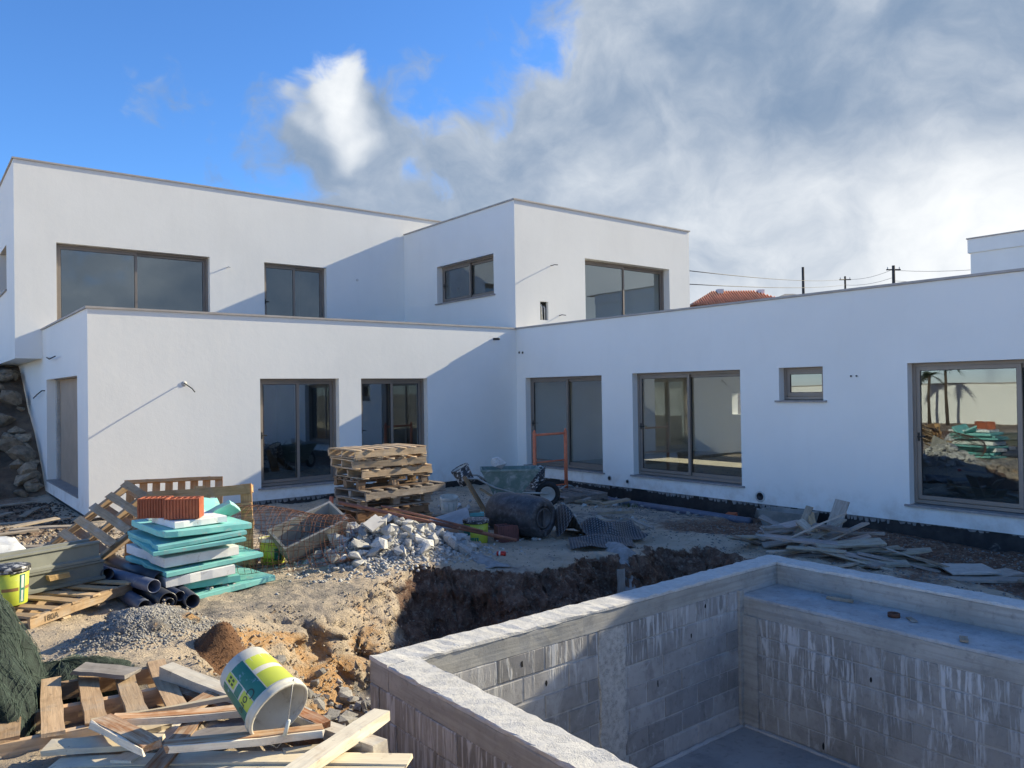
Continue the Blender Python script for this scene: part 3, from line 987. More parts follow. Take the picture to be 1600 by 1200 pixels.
def block_wall(o, u, n_in, L, ztop, zbot, mat, gaps=(), seed=0, H=.193, BL=.49, holes=.12, off=0.0):
    """courses of hollow cement blocks; each one is its own part"""
    rd = random.Random(seed)
    ang = math.atan2(u[1], u[0])
    flip = (u[0] * n_in[1] - u[1] * n_in[0]) < 0
    n = int(round((ztop - zbot) / (H + .012)))
    H = (ztop - zbot) / n - .012
    for r in range(n):
        z0_ = ztop - (r + 1) * (H + .012) + .006
        s = off - (BL / 2 if r % 2 else 0) - rd.uniform(0, .03)
        while s < L:
            a, c = max(s, 0), min(s + BL, L)
            s += BL + .012
            for ga, gb in gaps:
                if a < ga < c:
                    c = ga - .004
                elif ga <= a < gb:
                    a = gb + .004
            if c - a < .05:
                continue
            d = rd.uniform(0, .009)
            z = z0_ + rd.uniform(-.004, .004)
            q = rd.random() < holes
            p = Vector((o[0] + u[0] * a + n_in[0] * (-.0 - d + .004), o[1] + u[1] * a + n_in[1] * (-d + .004), z))
            me = block_mesh(c - a, H, rd.randrange(3) + (10 if mat != 'cement_block' else 0))
            k = link('cement_block', me, mat, pool, loc=p - pool.location)
            k.rotation_euler = (0, 0, ang)
            if flip:
                k.scale = (1, -1, 1)
            if q and c - a > .3:
                b = MB(); w = rd.uniform(.008, .016); h = rd.uniform(.025, .045)
                cx = (c - a) * rd.choice((.5, .3, .82)); cz = H * rd.uniform(.3, .75)
                ring = [(cx + w * math.cos(t) * rd.uniform(.7, 1.2), -.0012, cz + h * math.sin(t) * rd.uniform(.7, 1.1)) for t in [i * math.pi / 4 for i in range(8)]]
                b.add(ring + [(x, .01, zz) for x, y, zz in ring], [tuple(range(8))] + [(i, 8 + i, 8 + (i + 1) % 8, (i + 1) % 8) for i in range(8)])
                link('weep_hole_shade', b.mesh('weep_hole_shade'), 'cavity_shade', k, loc=(0, 0, 0))  # raised near-black patch paints the shade of a hole in the block


block_wall((XI0, YI1), EX, EY, XLG - XI0, RB, ZF, 'cement_block', gaps=[(1.86, 2.20)], seed=5, holes=.22, off=-.25)
block_wall((XLG, YI1 - .006), (0, -1), EX, 5.2, ZL - .2, ZF, 'slurry_block', seed=6, holes=.2)
block_wall((PX0, PYN), EY, EX, PY1 - PYN, RB, -1.6, 'slurry_block', seed=8, holes=.04)
block_wall((PX0 + .004, PY1), EX, (0, -1), PX1 - PX0 - .01, RB, -1.3, 'cement_block', seed=9, holes=.0)
# cast pilaster, corner fillets
b = MB(); rd = random.Random(4)
zs = np.linspace(ZF, RB - .002, 16)
for z in zs:
    jl, jr = rd.uniform(-.025, .015), rd.uniform(-.015, .025)
    for x, y in ((XI0 + 1.86 + jl, YI1 + .03), (XI0 + 1.87 + jl, YI1 - .012 + rd.uniform(-.004, .004)), (XI0 + 2.19 + jr, YI1 - .012 + rd.uniform(-.004, .004)), (XI0 + 2.2 + jr, YI1 + .03)):
        b.v.append((x, y, z))
for i in range(15):
    for k in range(3):
        b.f.append((i * 4 + k, i * 4 + k + 1, i * 4 + k + 5, i * 4 + k + 4))
link('pilaster', b.mesh('pilaster'), 'pool_column', pool)
box_part('corner_fillet', (XLG - .07, XLG + .001, YI1 - .035, YI1 - .001, ZF, RB - .001), 'pool_concrete', pool)
box_part('corner_fillet', (XLG - .025, XLG - .006, YI1 - .2, YI1 - .036, ZF, ZL - .2), 'pool_concrete', pool)
rough_beam('mortar_bead', 'joint_mortar', XI0, XLG - .07, YI1 - .05, YI1 - .006, ZF + .001, ZF + .02, seed=12, step=.08, amp=.008)
rough_beam('mortar_bead', 'joint_mortar', XLG - .06, XLG - .006, PYN, YI1 - .06, ZF + .001, ZF + .018, seed=13, step=.08, amp=.008)

# ------------------------------------------------------------------ materials of the loose things
wood_mat('wood', (.49, .385, .27), (.37, .28, .19), (.21, .155, .105), .5)
wood_mat('wood_grey', (.38, .335, .285), (.28, .24, .20), (.15, .125, .10), .45)
wood_mat('wood_painted', (.66, .62, .53), (.60, .55, .46), (.36, .20, .10), .30, .7)
wood_mat('wood_cream', (.60, .53, .41), (.54, .47, .355), (.38, .31, .22), .4, .7)
wood_mat('wood_flaked', (.52, .43, .32), (.33, .165, .075), (.24, .115, .05), .75)
simple('xps', (.22, .56, .53), (.15, .46, .44), .75, 3, spots=(9, (.42, .46, .41), .54, .74), bmp=.25, objcol=True)
simple('eps', (.78, .78, .765), (.68, .68, .665), .8, 4, spots=(11, (.46, .42, .36), .57, .76), bmp=.35, bscale=120)
simple('clay', (.50, .15, .07), (.40, .115, .055), .85, 9, bmp=.25)
simple('clay_dark', (.22, .085, .07), (.15, .062, .052), .85, 9, bmp=.25)
simple('pvc', (.026, .030, .042), (.040, .043, .052), .38, 4, spots=(12, (.12, .115, .11), .60, .78), bmp=.08, objcol=True)
simple('pail_lime', (.50, .56, .045), (.42, .47, .06), .45, 5, spots=(10, (.48, .46, .38), .60, .76), bmp=.08)
simple('pail_white', (.58, .57, .51), (.47, .455, .40), .6, 6, spots=(12, (.34, .31, .26), .56, .74), bmp=.2)
simple('pail_black', (.022, .022, .024), (.035, .035, .036), .5, 6, spots=(16, (.48, .48, .47), .53, .60), bmp=.2)
simple('label_green', (.018, .15, .115), (.03, .19, .14), .5, 7, spots=(22, (.28, .40, .52), .58, .70), bmp=.05)
simple('label_lime', (.47, .53, .05), (.42, .48, .06), .5, 7, bmp=.05)
simple('label_brown', (.30, .17, .06), None, .5, 7, bmp=.05)
simple('print_white', (.62, .64, .60), None, .6, bmp=0)
simple('print_dark', (.04, .06, .045), None, .6, bmp=0)
simple('print_ink', (.06, .045, .03), None, .8, bmp=0)
simple('wire_steel', (.45, .44, .41), None, .5, metal=.4, bmp=0)
simple('rust', (.17, .07, .04), (.09, .04, .026), .9, 14, bmp=.4)
simple('rust_pole', (.30, .13, .085), (.19, .085, .06), .75, 9, spots=(20, (.38, .30, .25), .6, .75), bmp=.3)
simple('drum_black', (.020, .021, .024), (.05, .052, .057), .5, 9, spots=(12, (.14, .15, .16), .44, .86), bmp=.4, bscale=40)
simple('drum_hub', (.045, .045, .048), (.10, .10, .102), .5, 5, bmp=.2)
simple('tub_concrete', (.30, .29, .265), (.21, .205, .19), .92, 5, bmp=.5, bscale=40)
simple('channel_grey', (.235, .24, .205), (.19, .195, .17), .8, 4, bmp=.2)
simple('net_fabric', (.032, .052, .042), (.014, .024, .02), .9, 14, bmp=.9, bscale=90, bdist=.01)
simple('net_strand', (.085, .125, .10), (.045, .075, .058), .8, 20, bmp=0)
simple('scaffold_paint', (.74, .21, .095), (.60, .16, .08), .6, 10, spots=(24, (.42, .36, .31), .60, .72), bmp=.2)
simple('barrow_green', (.12, .175, .15), (.16, .215, .19), .6, 6, stretch=(1, 1, .35), spots=(7, (.40, .41, .39), .44, .84), bmp=.3)
simple('tyre', (.018, .018, .018), None, .8, 8)
simple('cement_dust', (.33, .325, .315), (.22, .215, .205), .95, 9, bmp=.8, bscale=40, bdist=.02)
simple('stone_rubble', (.50, .485, .45), (.34, .33, .31), .95, 7, bmp=.6, bscale=50, rnd=.32)
simple('stone_dark', (.30, .285, .265), (.19, .18, .167), .95, 7, bmp=.6, bscale=50, rnd=.3)
simple('gravel', (.33, .315, .29), (.20, .19, .175), .95, 40, bmp=.4, geo=True, rnd=0)
simple('pebble', (.36, .31, .245), (.24, .20, .155), .95, 30, bmp=.3, geo=True, rnd=0)
simple('cut_soil', (.26, .165, .115), (.15, .09, .062), .95, 12, bmp=.6, bscale=60, bdist=.02, geo=True, rnd=0)
simple('brown_soil', (.17, .085, .04), (.10, .05, .026), .95, 12, bmp=.9, bscale=60, bdist=.02)
simple('white_sheet', (.50, .49, .47), (.38, .37, .36), .6, 4, bmp=.2)
simple('white_plaster_lump', (.60, .59, .57), (.45, .44, .42), .9, 6, bmp=.4)
simple('can_red', (.45, .03, .02), (.38, .025, .02), .35, 6, metal=.3, bmp=0)
simple('leaf', (.055, .085, .022), (.085, .115, .03), .7, 3, bmp=0, rnd=.25)
simple('palm_leaf', (.05, .075, .03), (.075, .10, .04), .6, 3, bmp=0)
simple('bark', (.12, .09, .065), (.07, .052, .04), .95, 9, bmp=.8, bscale=20, bdist=.02)
simple('boundary_paint', (.88, .88, .86), (.82, .82, .80), .9, .6, bmp=.1, geo=True, rnd=0)
simple('foam_crust', (.66, .68, .70), (.52, .53, .54), .9, 8, spots=(11, (.35, .29, .22), .58, .74), bmp=.5)

m, q, bs, out = new_mat('dimple_sheet')          # studded drainage sheet
uvv = q.node('ShaderNodeTexCoord').outputs['UV']
vv = q.node('ShaderNodeTexVoronoi'); vv.inputs['Scale'].default_value = 1.0; vv.inputs['Randomness'].default_value = 0.0
q.put(vv.inputs['Vector'], uvv)
st = q.ramp(vv.outputs['Distance'], .18, .42)
dust = q.noise(q.node('ShaderNodeTexCoord').outputs['Object'], 5, 6, .6)
c = q.mix(st, (.19, .195, .20), (.022, .022, .024))
q.put(bs.inputs['Base Color'], q.mix(q.ramp(dust, .5, .7, 0, .6), c, (.15, .145, .14)))
bs.inputs['Roughness'].default_value = .55
bump(q, bs, q.math('MULTIPLY', st, -1), 1.0, .012)

# ------------------------------------------------------------------ builders
PLK = {}


def plank_mesh(L, W, T, var=0, jit=.003):
    """sawn board along X, origin at its centre, slightly uneven"""
    k = (round(L, 3), round(W, 3), round(T, 3), var)
    if k in PLK:
        return PLK[k].copy() if False else PLK[k]
    rd = random.Random(str(k)); b = MB(); n = 5
    bow = rd.uniform(-.012, .012) * L; tw = rd.uniform(-.06, .06); jit = .0045
    for i in range(n + 1):
        t = i / n
        e = (rd.uniform(-.02, .02) if i in (0, n) else 0)
        for sy, sz in ((-1, -1), (1, -1), (1, 1), (-1, 1)):
            y = sy * W / 2 + rd.uniform(-jit, jit); z = sz * T / 2 + rd.uniform(-jit, jit) * .5 + bow * math.sin(math.pi * t)
            a = tw * (t - .5)
            b.v.append(((t - .5) * L + e + (rd.uniform(-.012, .012) if i in (0, n) else 0), y * math.cos(a) - z * math.sin(a), y * math.sin(a) + z * math.cos(a)))
    for i in range(n):
        for s in range(4):
            s2 = (s + 1) % 4
            b.f.append((i * 4 + s, i * 4 + s2, i * 4 + 4 + s2, i * 4 + 4 + s))
    b.f.append((0, 1, 2, 3)); b.f.append((n * 4, n * 4 + 1, n * 4 + 2, n * 4 + 3))
    PLK[k] = b.mesh('plank')
    return PLK[k]


def basis(o, x, y):
    x = Vector(x).normalized(); y = Vector(y); y = (y - x * y.dot(x)).normalized(); z = x.cross(y)
    return Matrix(((x.x, y.x, z.x, o[0]), (x.y, y.y, z.y, o[1]), (x.z, y.z, z.z, o[2]), (0, 0, 0, 1)))


def place(o, mt):
    o.location = mt.translation; o.rotation_euler = mt.to_euler()
    return o


def tmat(mesh, mat):
    """give a shared mesh the material (a copy for another material)"""
    if len(mesh.materials) and mesh.materials[0] is not MATS[mat]:
        key = (mesh.name, mat)
        if key not in PLK:
            c = mesh.copy(); c.materials.clear(); c.materials.append(MATS[mat]); PLK[key] = c
        return PLK[key]
    return mesh


def board(name, L, W, T, parent, loc, rz=0, color=(1, 1, 1), mat='wood', var=None, rot=None):
    v = random.randrange(4) if var is None else var
    return link(name, tmat(plank_mesh(L, W, T, v), mat), mat, parent, loc=loc, rot=rot or (0, 0, rz), color=color)


def pallet(label, mt, color=(1, 1, 1), kind='stringer', L=1.2, W=.8, group=None, mat='wood', n_top=None, skip=(), bottom=True):
    """wooden pallet, origin at the middle of its underside"""
    t = thing('wooden_pallet', label, 'pallet', group=group)
    place(t, mt)
    jc = lambda: (lambda k, w: (color[0] * k, color[1] * k * w, color[2] * k * w * w))(random.uniform(.80, 1.12), random.uniform(.93, 1.0))
    if kind == 'stringer':
        for y in (-W / 2 + .025, 0, W / 2 - .025):
            board('stringer', L, .042, .092, t, (0, y, .066), 0, jc(), mat)
        n = n_top or 7
        for i in range(n):
            if i in skip:
                continue
            board('deck_board', W, .098 if n > 5 else .12, .02, t, ((i / (n - 1) - .5) * (L - .1), random.uniform(-.008, .008), .1235), R(90), jc(), mat)
        for x in ((-L / 2 + .05, -L / 6, L / 6, L / 2 - .05) if bottom else ()):
            board('bottom_board', W, .095, .018, t, (x, 0, .009), R(90), jc(), mat)
    else:
        for y in (-W / 2 + .05, 0, W / 2 - .05):
            for x in (-L / 2 + .07, 0, L / 2 - .07):
                board('spacer_block', .135, .095, .078, t, (x, y, .060), 0, jc(), mat)
            board('bottom_board', L, .098, .02, t, (0, y, .010), 0, jc(), mat)
        for x in (-L / 2 + .07, 0, L / 2 - .07):
            board('cross_board', W, .135, .02, t, (x, 0, .1105), R(90), jc(), mat)
        n = n_top or 5
        for i in range(n):
            if i in skip:
                continue
            board('deck_board', L, .12 if i % 2 == 0 else .098, .02, t, (0, (i / (n - 1) - .5) * (W - .12), .132), 0, jc(), mat)
    return t


HULL = {}


def hull_mesh(seed, n=13, flat=.75, smooth=False):
    import bmesh
    key = (seed, n, flat)
    if key in HULL:
        return HULL[key]
    rd = random.Random(seed * 77 + n)
    bm = bmesh.new()
    for _ in range(n):
        v = Vector((rd.gauss(0, 1), rd.gauss(0, 1), rd.gauss(0, 1))).normalized() * rd.uniform(.78, 1.0)
        bm.verts.new((v.x * rd.uniform(.9, 1.1), v.y * .82, v.z * flat))
    res = bmesh.ops.convex_hull(bm, input=bm.verts)
    bmesh.ops.delete(bm, geom=[v for v in bm.verts if not v.link_faces], context='VERTS')
    me = bpy.data.meshes.new('stone'); bm.to_mesh(me); bm.free()
    if smooth:
        me.polygons.foreach_set('use_smooth', [True] * len(me.polygons))
    HULL[key] = me
    return me


def stones(parent, mat, spots, rd, variants=9, flat=.75):
    base = sum(ord(c) for c in mat)
    for x, y, z, s in spots:
        me = tmat(hull_mesh(rd.randrange(variants) + base, 12 + rd.randrange(3), flat), mat)
        link('stone', me, mat, parent, loc=Vector((x, y, z)) - parent.location,
             rot=(rd.uniform(-.5, .5), rd.uniform(-.5, .5), rd.uniform(0, 6.3)), scale=(s, s * rd.uniform(.8, 1.1), s * rd.uniform(.7, 1.1)))


def pebble_field(name, label, cat, mat, pts, sizes, parent=None, flat=.7):
    """very many tiny stones joined: nobody could count them"""
    pts = np.asarray(pts); n = len(pts)
    o8 = np.array([(1, 0, 0), (0, 1, 0), (-1, 0, 0), (0, -1, 0), (.1, .1, flat), (-.1, 0, -flat)])
    fc = np.array([(0, 1, 4), (1, 2, 4), (2, 3, 4), (3, 0, 4), (1, 0, 5), (2, 1, 5), (3, 2, 5), (0, 3, 5)])
    a = rng.uniform(0, 6.28, n); ca, sa = np.cos(a), np.sin(a)
    jit = rng.uniform(.65, 1.2, (n, 6, 1))
    v = o8[None] * jit * np.asarray(sizes)[:, None, None]
    tl = rng.uniform(-.6, .6, n)[:, None]
    vz = v[..., 2] + tl * v[..., 0]
    vx = v[..., 0] * ca[:, None] - v[..., 1] * sa[:, None]; vy = v[..., 0] * sa[:, None] + v[..., 1] * ca[:, None]
    co = np.stack([vx, vy, vz], -1) + pts[:, None, :]
    f = fc[None] + (np.arange(n) * 6)[:, None, None]
    me = bpy.data.meshes.new(name)
    me.vertices.add(n * 6); me.vertices.foreach_set('co', co.ravel())
    f = f.reshape(-1, 3)
    me.loops.add(f.size); me.loops.foreach_set('vertex_index', f.ravel())
    me.polygons.add(len(f)); me.polygons.foreach_set('loop_start', np.arange(0, f.size, 3)); me.polygons.foreach_set('loop_total', np.full(len(f), 3))
    me.update()
    o = link(name, me, mat, parent)
    o['kind'] = 'stuff'
    if parent is None:
        tag(o, label, cat)
    return o


def cyl_patch(r0, r1, h, a0, a1, z0, z1, proud=.0015, n=10):
    b = MB()
    for i in range(n + 1):
        a = R(a0 + (a1 - a0) * i / n)
        for z in (z0, z1):
            r = r0 + (r1 - r0) * z / h + proud
            b.v.append((r * math.cos(a), r * math.sin(a), z))
    for i in range(n):
        b.f.append((2 * i, 2 * i + 2, 2 * i + 3, 2 * i + 1))
    for k in list(b.f):                 # give the label its thickness
        pass
    return b


def text_mesh(s, size):
    cu = bpy.data.curves.new('lettering', 'FONT'); cu.body = s; cu.size = size; cu.align_x = 'CENTER'; cu.resolution_u = 3
    ob = bpy.data.objects.new('lettering_tmp', cu); COL.objects.link(ob)
    dg = bpy.context.evaluated_depsgraph_get(); dg.update()
    me = bpy.data.meshes.new_from_object(ob.evaluated_get(dg))
    bpy.data.objects.remove(ob); bpy.data.curves.remove(cu)
    return me


def pail(label, mt, body='pail_lime', rim='pail_white', r0=.132, r1=.152, h=.31, labels=(), text=None, lid=None, handle=True, group=None):
    t = thing('plastic_bucket', label, 'bucket', group=group)
    place(t, mt)
    w = .004
    b = MB(); b.lathe([(.0001, 0), (r0, 0), (r0 + .002, .004), (r1, h - .002), (r1 - w, h - .002), (r0 - w, w + .003), (.0001, w + .002)], 32)
    link('body', b.mesh('body', True), body, t, loc=(0, 0, 0))
    b = MB(); b.lathe([(r1 + .001, h - .045), (r1 + .009, h - .043), (r1 + .010, h - .030), (r1 + .004, h - .026), (r1 + .010, h - .006), (r1 + .006, h), (r1 - w - .001, h), (r1 - w - .001, h - .012)], 32, True)
    link('rim', b.mesh('rim', True), rim, t, loc=(0, 0, 0))
    b = MB(); b.lathe([(.0001, w + .004), (r0 - .006, w + .004), (r1 - w - .0015, h - .02)], 32)
    link('inside_crust', b.mesh('inside_crust', True), 'pail_white', t, loc=(0, 0, 0))
    for a0, a1, z0, z1, mt_ in labels:
        link('print_patch', cyl_patch(r0, r1, h, a0, a1, z0, z1).mesh('print_patch', True, False), mt_, t, loc=(0, 0, 0))
    if text:
        s, size, a, z, mt_ = text
        me = text_mesh(s, size)
        for v in me.vertices:
            zz = z + v.co.y; r = r0 + (r1 - r0) * zz / h + .003; an = R(a) + v.co.x / r
            v.co = (r * math.cos(an), r * math.sin(an), zz)
        link('lettering', me, mt_, t, loc=(0, 0, 0))
    if lid:
        b = MB(); b.lathe([(.0001, h + .012), (r1 * .5, h + .016), (r1, h + .008), (r1 + .011, h + .004), (r1 + .012, h - .02), (r1 + .003, h - .02)], 32)
        link('lid', b.mesh('lid', True), lid, t, loc=(0, 0, 0))
    if handle:
        pts = [((r1 + .012) * math.cos(u), (r1 + .02) * math.sin(u) * .95, h - .02 + .02 * abs(math.sin(u))) for u in [math.pi * i / 14 for i in range(15)]]
        link('handle', MB().tube(pts, .0025, 5).mesh('handle', True), 'wire_steel', t, loc=(0, 0, 0))
    return t


GROUND_ROT = lambda a: (math.cos(a), math.sin(a), 0)
RIGHT, FWD = Vector((.782, -.624, 0)), Vector((.624, .782, 0))     # across / along the view on the ground
UP = Vector((0, 0, 1))

# ------------------------------------------------------------------ pallets
stack_names = ['top', 'second from the top', 'third from the top', 'fourth from the top', 'fifth from the top', 'sixth from the top',
               'seventh from the top', 'eighth from the top', 'ninth from the top', 'lowest']
zc = gz(5.7, 10.15) - .02
kinds = ['stringer', 'stringer', 'stringer', 'block', 'stringer', 'block', 'stringer', 'stringer', 'block', 'stringer']
cols = [(1.15, 1.15, 1.12), (1.2, 1.2, 1.16), (.95, .96, .95), (.62, .55, .50), (.78, .76, .74), (.85, .83, .8), (.62, .50, .42), (.8, .7, .6), (.8, .75, .7), (.7, .65, .6)]
offs = [(-.02, 0), (0, .01), (.09, .02), (.06, .05), (.16, -.06), (.10, .05), (.02, .0), (.05, -.03), (0, 0), (0, 0)]
for i in range(9, -1, -1):
    a = random.uniform(-.09, .09) + (.10 if i == 4 else 0)
    L = 1.45 if i == 4 else 1.2
    lab = f'{stack_names[i]} pallet of the tall stack before the front windows'
    pallet(lab, basis((5.57 + offs[i][0], 10.18 + offs[i][1], zc), GROUND_ROT(a), (-math.sin(a), math.cos(a), 0)),
           cols[i], kinds[i], L=L, group='pallets stacked before the front windows', mat='wood' if i < 4 or i in (6, 7) else 'wood_grey')
    zc += .1445
# leaning and standing pallets by the insulation stack
zl = gz(1.6, 10.3)
B = Vector((1.45, 10.55, zl + .01))
xd = Vector((.80, .08, .585)).normalized(); yd = Vector((-.05, .86, .42))
pallet('pallet leaning steeply to the right beside the black pipes', basis(B + xd * .6 + Vector((0.02, -.22, .10)), xd, yd),
       (1.0, .95, .88), 'stringer', W=.85, n_top=6, mat='wood')
xr = (RIGHT * math.cos(R(18)) + FWD * math.sin(R(18)))
yr = (UP * math.cos(R(14)) + (UP.cross(xr)) * math.sin(R(14)))
zr = gz(2.7, 10.7)
pallet('upright pallet farthest back behind the two clay blocks', basis(Vector((2.76, 10.62, zr)) + yr * .54, -xr, yr), (1.25, 1.0, .74), 'stringer', W=1.06, n_top=8, bottom=False)
xf = (RIGHT * math.cos(R(8)) + FWD * math.sin(R(8)) + UP * .05).normalized()
yf = (UP * math.cos(R(10)) + UP.cross(xf) * math.sin(R(10)))
zf = gz(2.8, 9.7)
pallet('upright pallet just behind the teal insulation sheets', basis(Vector((2.86, 9.72, zf)) + yf * .5, xf, yf), (1.25, 1.0, .72), 'block', W=.98, L=1.22)
# flat pallet under the grey channels
xb = Vector((.787, .617, 0)); ybv = Vector((-.617, .787, 0))
zb_ = max(gz(1.05, 8.42), gz(1.5, 8.5), gz(.9, 7.9)) - .01
palb = pallet('flat pallet carrying the grey channels and lime bucket', basis((1.05, 8.42, zb_), xb, ybv), (1.05, 1.0, .92), 'stringer', L=1.25, W=.9, n_top=6, mat='wood')
me = text_mesh('180A', .075)
link('stencil', me, 'print_ink', palb, loc=(-.40, -.45 - .0022, .045), rot=(R(90), 0, 0))
# foreground pallet
xfp = Vector((.99, -.12, -.02)); yfp = Vector((.12, .99, -.03))
pallet('sunlit pallet lying in front of the green net', basis((.60, 4.66, .30), xfp, yfp), (1.12, 1.05, .98), 'stringer', L=1.2, W=.88, n_top=7, mat='wood')
# pallets behind the barrel
zz = gz(8.0, 10.6) + .01
pallet('low grey pallet flat on the ground behind the black barrel', basis((7.7, 10.55, zz), (.9, -.4, 0), (.4, .9, 0)), (.85, .85, .9), 'stringer', n_top=8, mat='wood_grey')
zz = gz(11.4, 12.4) + .02
pallet('grey pallet lying at the foot of the orange scaffold frame', basis((11.35, 12.2, zz), (1, -.05, 0), (.05, 1, .02)), (.8, .8, .85), 'stringer', n_top=8, W=1.0, mat='wood_grey')

# ------------------------------------------------------------------ insulation stack
def sheet(name, mat, label, cat, cx, cy, z, sx, sy, t, rz, seed, tilt=(0, 0), group=None, color=(1, 1, 1)):
    rd = random.Random(seed); b = MB(); n = 7
    P = []
    for i in range(n):
        u = i / (n - 1); P.append((-sx / 2 + sx * u, -sy / 2))
    for i in range(1, n):
        P.append((sx / 2, -sy / 2 + sy * i / (n - 1)))
    for i in range(1, n):
        P.append((sx / 2 - sx * i / (n - 1), sy / 2))
    for i in range(1, n - 1):
        P.append((-sx / 2, sy / 2 - sy * i / (n - 1)))
    P = [(x + rd.uniform(-.006, .006), y + rd.uniform(-.006, .006)) for x, y in P]
    if rd.random() < .6:                       # a broken corner
        k = rd.randrange(len(P)); P[k] = (P[k][0] * .93, P[k][1] * .95)
    m = len(P); c = .006
    for ins, zq in ((c, 0), (0, c), (0, t - c), (c, t)):
        for x, y in P:
            b.v.append((x * (1 - ins / sx * 2), y * (1 - ins / sy * 2), zq + rd.uniform(-.0015, .0015)))
    for r in range(3):
        for i in range(m):
            b.f.append((r * m + i, r * m + (i + 1) % m, (r + 1) * m + (i + 1) % m, (r + 1) * m + i))
    b.f.append(tuple(range(m))); b.f.append(tuple(3 * m + i for i in range(m)))
    o = link(name, b.mesh(name), mat, None, loc=(cx, cy, z), rot=(tilt[0], tilt[1], rz), color=color)
    return tag(o, label, cat, group)


SX, SY = 2.44, 8.76
z0 = gz(SX, SY) - .03
tealg, whiteg = 'teal insulation sheets of the stack', 'white foam sheets of the stack'
sheet('insulation_sheet', 'xps', 'lowest teal sheet, dirty and strewn with stones', 'insulation sheet', SX + .20, SY + .02, z0 + 0.033, 1.0, 1.2, .06, .10, 1, (R(-2), R(-4)), tealg, (1.2, 1.1, 1.05))
sheet('insulation_sheet', 'xps', 'teal sheet under the lowest white foam slab', 'insulation sheet', SX + .02, SY + .05, z0 + 0.132, .78, 1.05, .075, -.04, 2, (0, 0), tealg)
sheet('foam_slab', 'eps', 'lowest white foam slab between teal sheets', 'foam slab', SX - .06, SY - .05, z0 + 0.217, .70, 1.0, .10, .06, 3, (0, R(-2)), whiteg)
sheet('insulation_sheet', 'xps', 'teal sheet sticking out to the right at mid stack', 'insulation sheet', SX + .06, SY + .02, z0 + 0.343, 1.05, 1.1, .05, .14, 4, (R(1), R(-2)), tealg)
sheet('foam_slab', 'eps', 'thick middle white foam slab of the stack', 'foam slab', SX - .06, SY + .04, z0 + 0.409, .78, 1.1, .10, .10, 5, (0, R(-1)), whiteg)
sheet('foam_slab', 'eps', 'upper white foam slab under the paired teal sheets', 'foam slab', SX + .0, SY + .1, z0 + 0.522, .6, .9, .03, .02, 6, (0, 0), whiteg)
sheet('insulation_sheet', 'xps', 'lower of the paired teal sheets in the upper stack', 'insulation sheet', SX - .03, SY, z0 + 0.559, .92, 1.2, .045, -.02, 7, (0, R(-2)), tealg)
sheet('insulation_sheet', 'xps', 'upper of the paired teal sheets in the upper stack', 'insulation sheet', SX - .02, SY + .03, z0 + 0.613, .90, 1.2, .045, .03, 8, (0, R(-3)), tealg, (1.05, 1.0, 1.0))
sheet('insulation_sheet', 'xps', 'topmost wide teal sheet under the white slabs', 'insulation sheet', SX + .03, SY + .04, z0 + 0.688, .92, 1.08, .065, .06, 9, (R(0), R(1)), tealg, (1.15, 1.08, 1.05))
sheet('foam_slab', 'eps', 'white foam slab under the front clay block', 'foam slab', SX - .02, SY - .08, z0 + 0.764, .55, .62, .07, .12, 10, (0, 0), whiteg)
sheet('foam_slab', 'eps', 'white foam slab under the rear clay block', 'foam slab', SX - .02, SY + .52, z0 + 0.764, .6, .42, .06, -.05, 11, (0, 0), whiteg)
o = sheet('insulation_offcut', 'xps', 'teal offcut standing up behind the clay blocks', 'insulation offcut', SX + .22, SY + .36, z0 + 0.770, .55, .40, .05, .3, 12, (R(52), R(8)), tealg)
o = sheet('insulation_offcut', 'xps', 'pale teal offcut lying right of the clay blocks', 'insulation offcut', SX + .40, SY + .08, z0 + 0.792, .34, .30, .05, .9, 13, (R(-28), R(24)), tealg, (1.5, 1.2, 1.2))
rd = random.Random(5)
tsl = thing('rubble_on_sheet', 'grey rubble scattered on the lowest dirty teal sheet', 'rubble', (SX + .3, SY - .3, z0 + .09))
stones(tsl, 'stone_rubble', [(SX + .10 + rd.uniform(-.05, .52), SY - .46 + rd.uniform(-.08, .14), z0 + .11, rd.uniform(.018, .045)) for _ in range(26)], rd)


